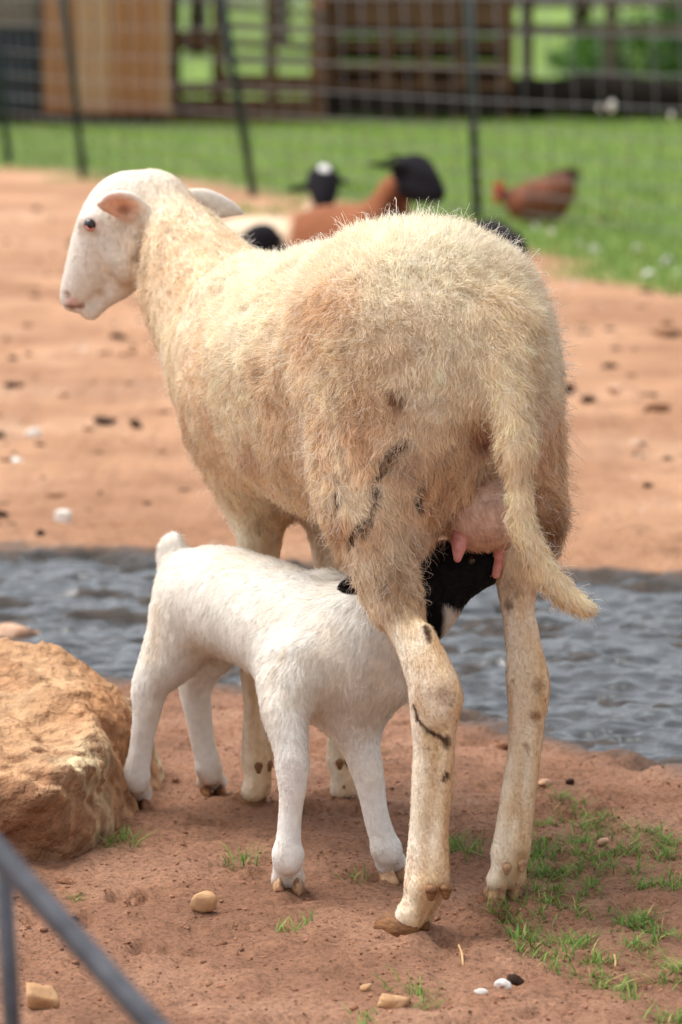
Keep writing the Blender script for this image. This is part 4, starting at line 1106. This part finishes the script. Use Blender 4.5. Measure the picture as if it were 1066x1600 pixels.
animal('resting_sheep', 'resting cream sheep with black face and white forehead behind the brown sheep', 'sheep',
       [Chain('body', [pt(335, 405, 11.85, .11), pt(380, 398, 11.8, .125), pt(440, 398, 11.75, .125), pt(490, 395, 11.7, .10)], k=.04),
        Chain('body', [pt(490, 370, 11.7, .08), pt(502, 325, 11.65, .05), pt(504, 300, 11.62, .042)], k=.03),
        Chain('head', [pt(505, 282, 11.6, .056), pt(506, 294, 11.57, .050), pt(507, 316, 11.52, .033)], k=.015),
        Chain('head', [pt(492, 288, 11.6, .016), pt(470, 294, 11.6, .024), pt(448, 299, 11.6, .009)], k=.01, flat=((0, .3, 1), .45)),
        Chain('head', [pt(518, 284, 11.6, .016), pt(532, 283, 11.6, .021), pt(547, 287, 11.6, .009)], k=.01, flat=((0, .3, 1), .45)), leg_fold(P(480, 400, 11.7)[0], 11.6)],
       {'body': (218, 196, 168), 'head': BLK}, (P(420, 400, 11.7)[0], 11.75), .008, [(P(494, 287, 11.545), .007), (P(518, 287, 11.545), .007)], spots=[(P(507, 262, 11.57), .024, (230, 226, 220))])
animal('resting_lamb', 'black headed young sheep resting close behind the ewe neck', 'sheep',
       [Chain('body', [pt(560, 455, 10.15, .08), pt(500, 445, 10.12, .10), pt(455, 440, 10.08, .09)], k=.04), Chain('body', [pt(450, 425, 10.07, .06), pt(425, 395, 10.04, .045), pt(412, 378, 10.02, .036)], k=.03),
        Chain('head', [pt(412, 374, 10.0, .048), pt(402, 378, 9.97, .046), pt(394, 400, 9.94, .028)], k=.012),
        Chain('head', [pt(394, 368, 10.0, .012), pt(380, 373, 9.99, .013), pt(370, 382, 9.98, .005)], k=.01, flat=((.5, .2, 1), .45)),
        Chain('head', [pt(424, 368, 10.0, .012), pt(436, 370, 9.99, .013), pt(444, 376, 9.98, .005)], k=.01, flat=((-.4, .2, 1), .45))],
       {'body': (60, 46, 40), 'head': BLK}, (P(490, 440, 10.1)[0], 10.1), .008, [(P(393, 377, 9.95), .006)])
animal('resting_lamb', 'dark brown black sheep resting close behind the ewe rump', 'sheep',
       [Chain('body', [pt(640, 440, 10.2, .085), pt(700, 425, 10.12, .10), pt(760, 412, 10.02, .097)], k=.04), Chain('head', [pt(768, 388, 10.0, .086), pt(788, 392, 9.97, .068)], k=.04),
        Chain('head', [pt(790, 405, 9.95, .05), pt(800, 430, 9.9, .036), pt(802, 452, 9.87, .024)], k=.02)],
       {'body': (52, 42, 42), 'head': (40, 34, 38)}, (P(700, 430, 10.1)[0], 10.1))
HY = 14.6
M_feather = colmat('brown_feathers', .75, .2, bump=.6, bscale=60, var=.3, vscale=35)
hen, hv, hq, _ = animal('hen', 'reddish brown hen with raised tail behind the wire mesh', 'hen',
       [Chain('body', [pt(800, 312, HY, .036), pt(820, 318, HY, .078), pt(848, 316, HY, .102), pt(874, 300, HY, .070)], k=.03),
        Chain('tail', [pt(868, 292, HY, .045), pt(888, 280, HY, .026), pt(906, 272, HY, .010)], k=.03, flat=((0, 1, 0), .6)),
        Chain('tail', [pt(868, 285, HY, .045), pt(882, 272, HY, .022), pt(893, 266, HY, .008)], k=.03, flat=((0, 1, 0), .6)),
        Chain('neck', [pt(808, 306, HY, .040), pt(792, 306, HY, .027), pt(782, 304, HY, .021)], k=.02),
        Ell('body', P(845, 312, HY - .055), (.085, .03, .05), None, .02)],
       {'body': (120, 72, 50), 'tail': (66, 42, 34), 'neck': (70, 44, 38)}, (P(840, 310, HY)[0], HY), .006, [(P(780, 302, HY - .02), .004)], M_feather)
M_comb = plain('red_comb', lin(205, 52, 40), lin(170, 36, 30), .5, 80); M_beak = plain('horn_beak', lin(190, 150, 90), lin(150, 110, 60), .5, 60); M_shank = plain('yellow_shank', lin(205, 165, 85), lin(170, 130, 60), .6, 60)
for nm, pr, mt in (('comb', [Chain('c', [pt(786, 294, HY, .012), pt(780, 290, HY, .016), pt(773, 292, HY, .010)], k=.005, flat=((0, 1, 0), .35))], M_comb),
                   ('wattle', [Chain('c', [pt(777, 308, HY - .008, .009), pt(776, 315, HY - .008, .012)], k=.005, flat=((0, 1, 0), .5))], M_comb),
                   ('face', [Ell('c', P(778, 303, HY - .006), (.014, .018, .014), None, .005)], M_comb),
                   ('beak', [Chain('c', [pt(775, 304, HY, .009), pt(768, 306, HY, .002)], k=.003)], M_beak)):
    V, Q = solidify(pr, .0028); put(nm, make_mesh(nm, V, Q, True, None, mt), hen)
for dx in (-.02, .03):
    b0 = P(838, 325, HY) + [dx, dx, 0]; f0 = np.array([b0[0], b0[1], .015])
    V, T = tube([b0, (b0 + f0) / 2 + [.012, 0, 0], f0], [.014, .008, .006], 8); lg = put('leg', make_mesh('leg', V, T, True, None, M_shank), hen)
    for an in (-.5, 0, .5, math.pi):
        V, T = tube([f0, f0 + np.array([-.05 * math.cos(an), .05 * math.sin(an), -.008])], [.005, .002], 6); put('toe', make_mesh('toe', V, T, True, None, M_shank), lg)

# ------------------------------------------------------------------ wooden buildings and pens at the back
M_tan = plain('tan_boards', lin(182, 126, 86), lin(150, 98, 62), .8, 6, .2, bump=.4, bscale=20, stretch=(6, 6, .5))
M_tan2 = plain('pale_boards', lin(196, 154, 118), lin(170, 124, 90), .8, 6, .2, bump=.4, bscale=20, stretch=(6, 6, .5))
M_brown = plain('weathered_brown_boards', lin(112, 82, 60), lin(78, 56, 42), .85, 6, .2, bump=.4, bscale=20, stretch=(.6, 5, 5))
M_grey = plain('weathered_grey_boards', lin(128, 112, 98), lin(92, 80, 70), .85, 6, .2, bump=.4, bscale=20, stretch=(.6, 5, 5))
M_slate = plain('dark_slate_paint', lin(40, 48, 58), lin(26, 30, 38), .6, 5, .3)
M_dark = plain('dark_timber', lin(48, 38, 32), lin(30, 24, 22), .9, 6, .2)
M_tin = plain('tin_roof', lin(120, 112, 104), lin(92, 80, 72), .6, 4, .4, .4)
M_orange = plain('orange_brown_post', lin(150, 96, 60), lin(112, 70, 46), .85, 6, .2)
def board(name, parent, x0, x1, y0, y1, z0, z1, mat, tilt=0):
    me = bevel_box(-(x1 - x0) / 2, (x1 - x0) / 2, -(y1 - y0) / 2, (y1 - y0) / 2, -(z1 - z0) / 2, (z1 - z0) / 2, min(.006, (y1 - y0) * .3)); me.name = name; me.materials.append(mat)
    o = link(name, me, parent); o.location = Vector(((x0 + x1) / 2, (y0 + y1) / 2, (z0 + z1) / 2)) - parent.location; o.rotation_euler = (0, tilt, 0)
    return o
SY = 26.4
def sx(px, Y=SY): return (px - 533) / F * Y * .9995
def rz(row, Y=SY): return float(P(533, row, Y)[2])
shed = empty('wooden_shed', (sx(165), SY, 0)); tag(shed, 'tan vertical board shed with a dark hatch beyond the fence', 'shed')
xs = np.linspace(sx(70), sx(254), 8)
for i in range(7): board('board', shed, xs[i] + .003, xs[i + 1] - .003, SY + .004 * (i % 3), SY + .028 + .004 * (i % 3), .05, 2.2, M_tan2 if i in (2, 3) else M_tan)
board('corner_post', shed, sx(254) + .004, sx(265), SY - .02, SY + .08, 0, 2.2, M_tan2)
board('door_post', shed, sx(64), sx(70) - .004, SY - .02, SY + .08, 0, 2.2, M_dark)
board('sill', shed, sx(-110), sx(265), SY - .05, SY - .024, 0, .09, M_dark)
hz_ = rz(42); hs = np.linspace(.095, hz_, 4)
for i in range(3): board('hatch', shed, sx(-50), sx(63), SY + .05, SY + .075, hs[i] + .006, hs[i + 1] - .006, M_slate)
board('lintel', shed, sx(-110), sx(63), SY - .01, SY + .05, hz_ + .004, rz(20), M_grey)
for i in range(6):
    z0 = rz(20) + .005 + i * .225; board('wall_board', shed, sx(-110), sx(63), SY, SY + .03, z0, z0 + .215, M_grey)
board('side_wall', shed, sx(262), sx(264) + .004, SY + .085, SY + 1.8, .02, 2.1, M_tan); board('side_wall', shed, sx(-111), sx(-110) - .004, SY + .06, SY + 1.8, .02, 2.1, M_tan)
board('back_wall', shed, sx(-110), sx(262), SY + 1.805, SY + 1.84, .02, 2.1, M_tan)
rf = board('roof', shed, sx(-130), sx(285), SY - .2, SY + 2.0, 2.25, 2.29, M_tin)
# slatted pen
PY = 27.0
pen = empty('slatted_pen', (sx(390, PY), PY, 0)); tag(pen, 'brown slatted timber pen with sloping rails next to the tan shed', 'pen')
for px, w, mt in ((273, .055, M_dark), (343, .05, M_brown), (425, .045, M_brown), (497, .06, M_orange)):
    board('post', pen, sx(px, PY) - w, sx(px, PY) + w, PY, PY + .10, 0, 1.5, mt)
for r0, r1, a, b, t in ((48, 78, 268, 345, .0), (128, 148, 268, 345, .01), (152, 196, 268, 510, .0), (12, 24, 345, 510, -.06), (36, 50, 345, 510, -.05), (62, 76, 345, 510, -.05), (90, 102, 345, 510, -.04), (116, 148, 345, 510, -.02)):
    board('rail', pen, sx(a, PY), sx(b, PY), PY - .035, PY - .004, rz(r1, PY), rz(r0, PY), M_grey if t < -.03 else M_brown, -t)
board('rail', pen, sx(268, PY), sx(510, PY), PY - .035, PY - .004, 1.06, 1.16, M_brown); board('rail', pen, sx(268, PY), sx(510, PY), PY - .035, PY - .004, 1.25, 1.34, M_brown)
# open fronted shelter
HYs = 27.2
sh = empty('animal_shelter', (sx(655, HYs), HYs, 0)); tag(sh, 'open fronted dark brown timber shelter beyond the mesh fence', 'shelter')
for px in (520, 604, 662, 720, 788): board('post', sh, sx(px, HYs) - .045, sx(px, HYs) + .045, HYs, HYs + .09, 0, 1.9, M_brown)
for i in range(6): z0 = rz(42, HYs) + i * .2; board('front_board', sh, sx(510, HYs), sx(797, HYs), HYs - .03, HYs - .004, z0, z0 + .193, M_brown)
for i in range(1): z0 = rz(183 - i * 0, HYs) + .02 + i * .19; board('kick_board', sh, sx(510, HYs), sx(797, HYs), HYs - .03, HYs - .004, z0, z0 + .17, M_dark if i == 0 else M_brown)
for r0, r1 in ((66, 78), (100, 112), (128, 140)): board('slat', sh, sx(510, HYs), sx(797, HYs), HYs - .03, HYs - .004, rz(r1, HYs), rz(r0, HYs), M_brown)
for i in range(9): z0 = .02 + i * .21; board('back_board', sh, sx(505, HYs), sx(800, HYs), HYs + 1.6, HYs + 1.63, z0, z0 + .2, M_brown)
for px in (508, 799): board('side_wall', sh, sx(px, HYs) - .015, sx(px, HYs) + .015, HYs + .1, HYs + 1.59, .02, 1.85, M_brown)
board('roof', sh, sx(495, HYs), sx(812, HYs), HYs - .25, HYs + 1.85, 1.93, 1.97, M_tin)
# post and rail fence to the right
QY = 29.0
pr = empty('rail_fence', (sx(930, QY), QY, 0)); tag(pr, 'grey brown post and rail fence right of the dark shelter', 'fence')
for px in (822, 952, 1085, 1215): board('post', pr, sx(px, QY) - .05, sx(px, QY) + .05, QY, QY + .1, 0, 1.5, M_grey)
for r0, r1 in ((38, 54), (2, 12)): board('rail', pr, sx(798, QY), sx(1230, QY), QY - .04, QY - .004, rz(r1, QY), rz(r0, QY), M_grey)
board('rail', pr, sx(798, QY), sx(1230, QY), QY - .04, QY - .004, 1.2, 1.3, M_grey)
# dark log along the lawn edge
LGY = 27.6
M_log = plain('dark_bark', lin(46, 38, 32), lin(28, 24, 22), .95, 8, .1, bump=1, bscale=14, stretch=(.5, 3, 3), bd=.03)
def log(px0, px1, Y, z, r, label, seed):
    n = 26; x = np.linspace(sx(px0, Y), sx(px1, Y), n); q = np.stack([x, np.full(n, Y), np.full(n, z)], 1); q[:, 2] += .02 * np.sin(x * 3 + seed); q[:, 1] += .04 * np.sin(x * 2 + seed)
    V, T = tube(q, r * (1 + .1 * np.sin(x * 5 + seed)), 14); V = V + vnormals(V, T[0]) * (fbm(V * 6, 3, seed) * .03)[:, None]
    tag(link('log', make_mesh('log', V, T, True, None, M_log)), label, 'log', None)
log(792, 1240, LGY, .17, .165, 'long dark weathered log lying at the lawn edge', 3)
log(800, 1000, LGY + .38, .13, .13, 'shorter dark log lying behind the long log', 8)

# ------------------------------------------------------------------ shrubs and trees far behind
M_leaf = colmat('leaf', .6, .3, trans=.3); M_bark = plain('tree_bark', lin(92, 78, 64), lin(58, 48, 40), .95, 6, .1, bump=1, bscale=20, stretch=(3, 3, .6), bd=.03)
def leaves(c, rad, n, size, c1, c2, seed):
    r = np.random.default_rng(seed)
    ncl = max(6, n // 60); cd = r.normal(size=(ncl, 3)); cd /= np.linalg.norm(cd, axis=1, keepdims=True); cc = cd * r.uniform(.35, 1, (ncl, 1)) ** .5
    p = (cc[r.integers(0, ncl, n)] + r.normal(0, .16, (n, 3))) * rad + c
    p[:, 2] = np.maximum(p[:, 2], .03)
    a = r.normal(size=(n, 3)); a /= np.linalg.norm(a, axis=1, keepdims=True); b = np.cross(a, r.normal(size=(n, 3))); b /= np.linalg.norm(b, axis=1, keepdims=True)
    s = size * r.uniform(.6, 1.4, (n, 1))
    V = np.stack([p - a * s, p + b * s * .45, p + a * s, p - b * s * .45], 1).reshape(-1, 3)
    Q = np.arange(4 * n).reshape(-1, 4); w = r.random((n, 1)); col = np.array(c1) * (1 - w) + np.array(c2) * w
    return V, Q, np.repeat(col, 4, 0)
def tree(px, Y, h, crown_r, label, seed, name='tree', leafsize=.09, n=6000, c1=lin(58, 84, 38), c2=lin(110, 140, 68), tr=.16, cat='tree'):
    r = np.random.default_rng(seed); x = sx(px, Y)
    t = empty(name, (x, Y, 0)); tag(t, label, cat, 'trees far behind the pens' if cat == 'tree' else None)
    top = np.array([x + r.normal(0, .2), Y, h * .62])
    V, T = tube([[x, Y, -.1], [x + .04, Y, h * .2], [x - .03, Y, h * .4], top], [tr * 1.3, tr, tr * .85, tr * .5], 10)
    Vs, Qs, Ts = [V], [T[0]], [T[1]]; off = len(V)
    for k in range(6):
        a = 2 * math.pi * k / 6 + r.random(); b0 = np.array([x, Y, h * r.uniform(.32, .55)]); e = b0 + np.array([math.cos(a) * crown_r * .8, math.sin(a) * crown_r * .8, crown_r * r.uniform(.4, .9)])
        V, T = tube([b0, (b0 + e) / 2 + [0, 0, .1], e], [tr * .5, tr * .3, tr * .12], 6); Vs.append(V); Qs.append(T[0] + off); Ts.append(T[1] + off); off += len(V)
    put('trunk', make_mesh('trunk', np.vstack(Vs), [np.concatenate(Qs), np.concatenate(Ts)], True, None, M_bark), t)
    V, Q, c = leaves(np.array([x, Y, h * .66]), np.array([crown_r, crown_r, h * .36]), n, leafsize, c1, c2, seed)
    put('crown', make_mesh('crown', V, Q, False, c, M_leaf), t)
tree(1052, 62, 6.5, 2.6, 'thick dark trunked tree far behind the rail fence', 1, tr=.2)
tree(905, 88, 8, 3.4, 'tall leafy tree far beyond the lawn and rail fence', 2, tr=.22, leafsize=.13)
tree(310, 60, 6, 2.8, 'leafy tree far behind the slatted pen', 3, leafsize=.12)
tree(440, 75, 7, 3.2, 'broad leafy tree far behind the pen and shelter', 4, leafsize=.13)
def shrub(px, Y, rad, label, seed, c1, c2, n=2600, size=.05):
    x = sx(px, Y); t = empty('shrub', (x, Y, 0)); tag(t, label, 'shrub')
    Vs, Qs, Ts = [], [], []; off = 0
    for k in range(5):
        a = k * 1.26; e = np.array([x + math.cos(a) * rad[0] * .6, Y + math.sin(a) * rad[1] * .6, rad[2] * 1.4]); V, T = tube([[x, Y, -.05], (e + [x, Y, 0]) / 2, e], [.03, .02, .008], 6)
        Vs.append(V); Qs.append(T[0] + off); Ts.append(T[1] + off); off += len(V)
    put('stem', make_mesh('stem', np.vstack(Vs), [np.concatenate(Qs), np.concatenate(Ts)], True, None, M_bark), t)
    V, Q, c = leaves(np.array([x, Y, rad[2] * .9]), np.array(rad), n, size, c1, c2, seed); put('foliage', make_mesh('foliage', V, Q, False, c, M_leaf), t)
shrub(1000, 36, (.75, .5, .42), 'dense dark green shrub beyond the rail fence', 11, lin(52, 84, 30), lin(96, 134, 58))
shrub(915, 42, (.45, .5, .30), 'small mid green shrub far beyond the rail fence', 12, lin(60, 92, 36), lin(104, 140, 62), 1500)
shrub(1100, 34, (.6, .5, .5), 'tall dark shrub by the end of the rail fence', 13, lin(44, 72, 28), lin(84, 118, 52))
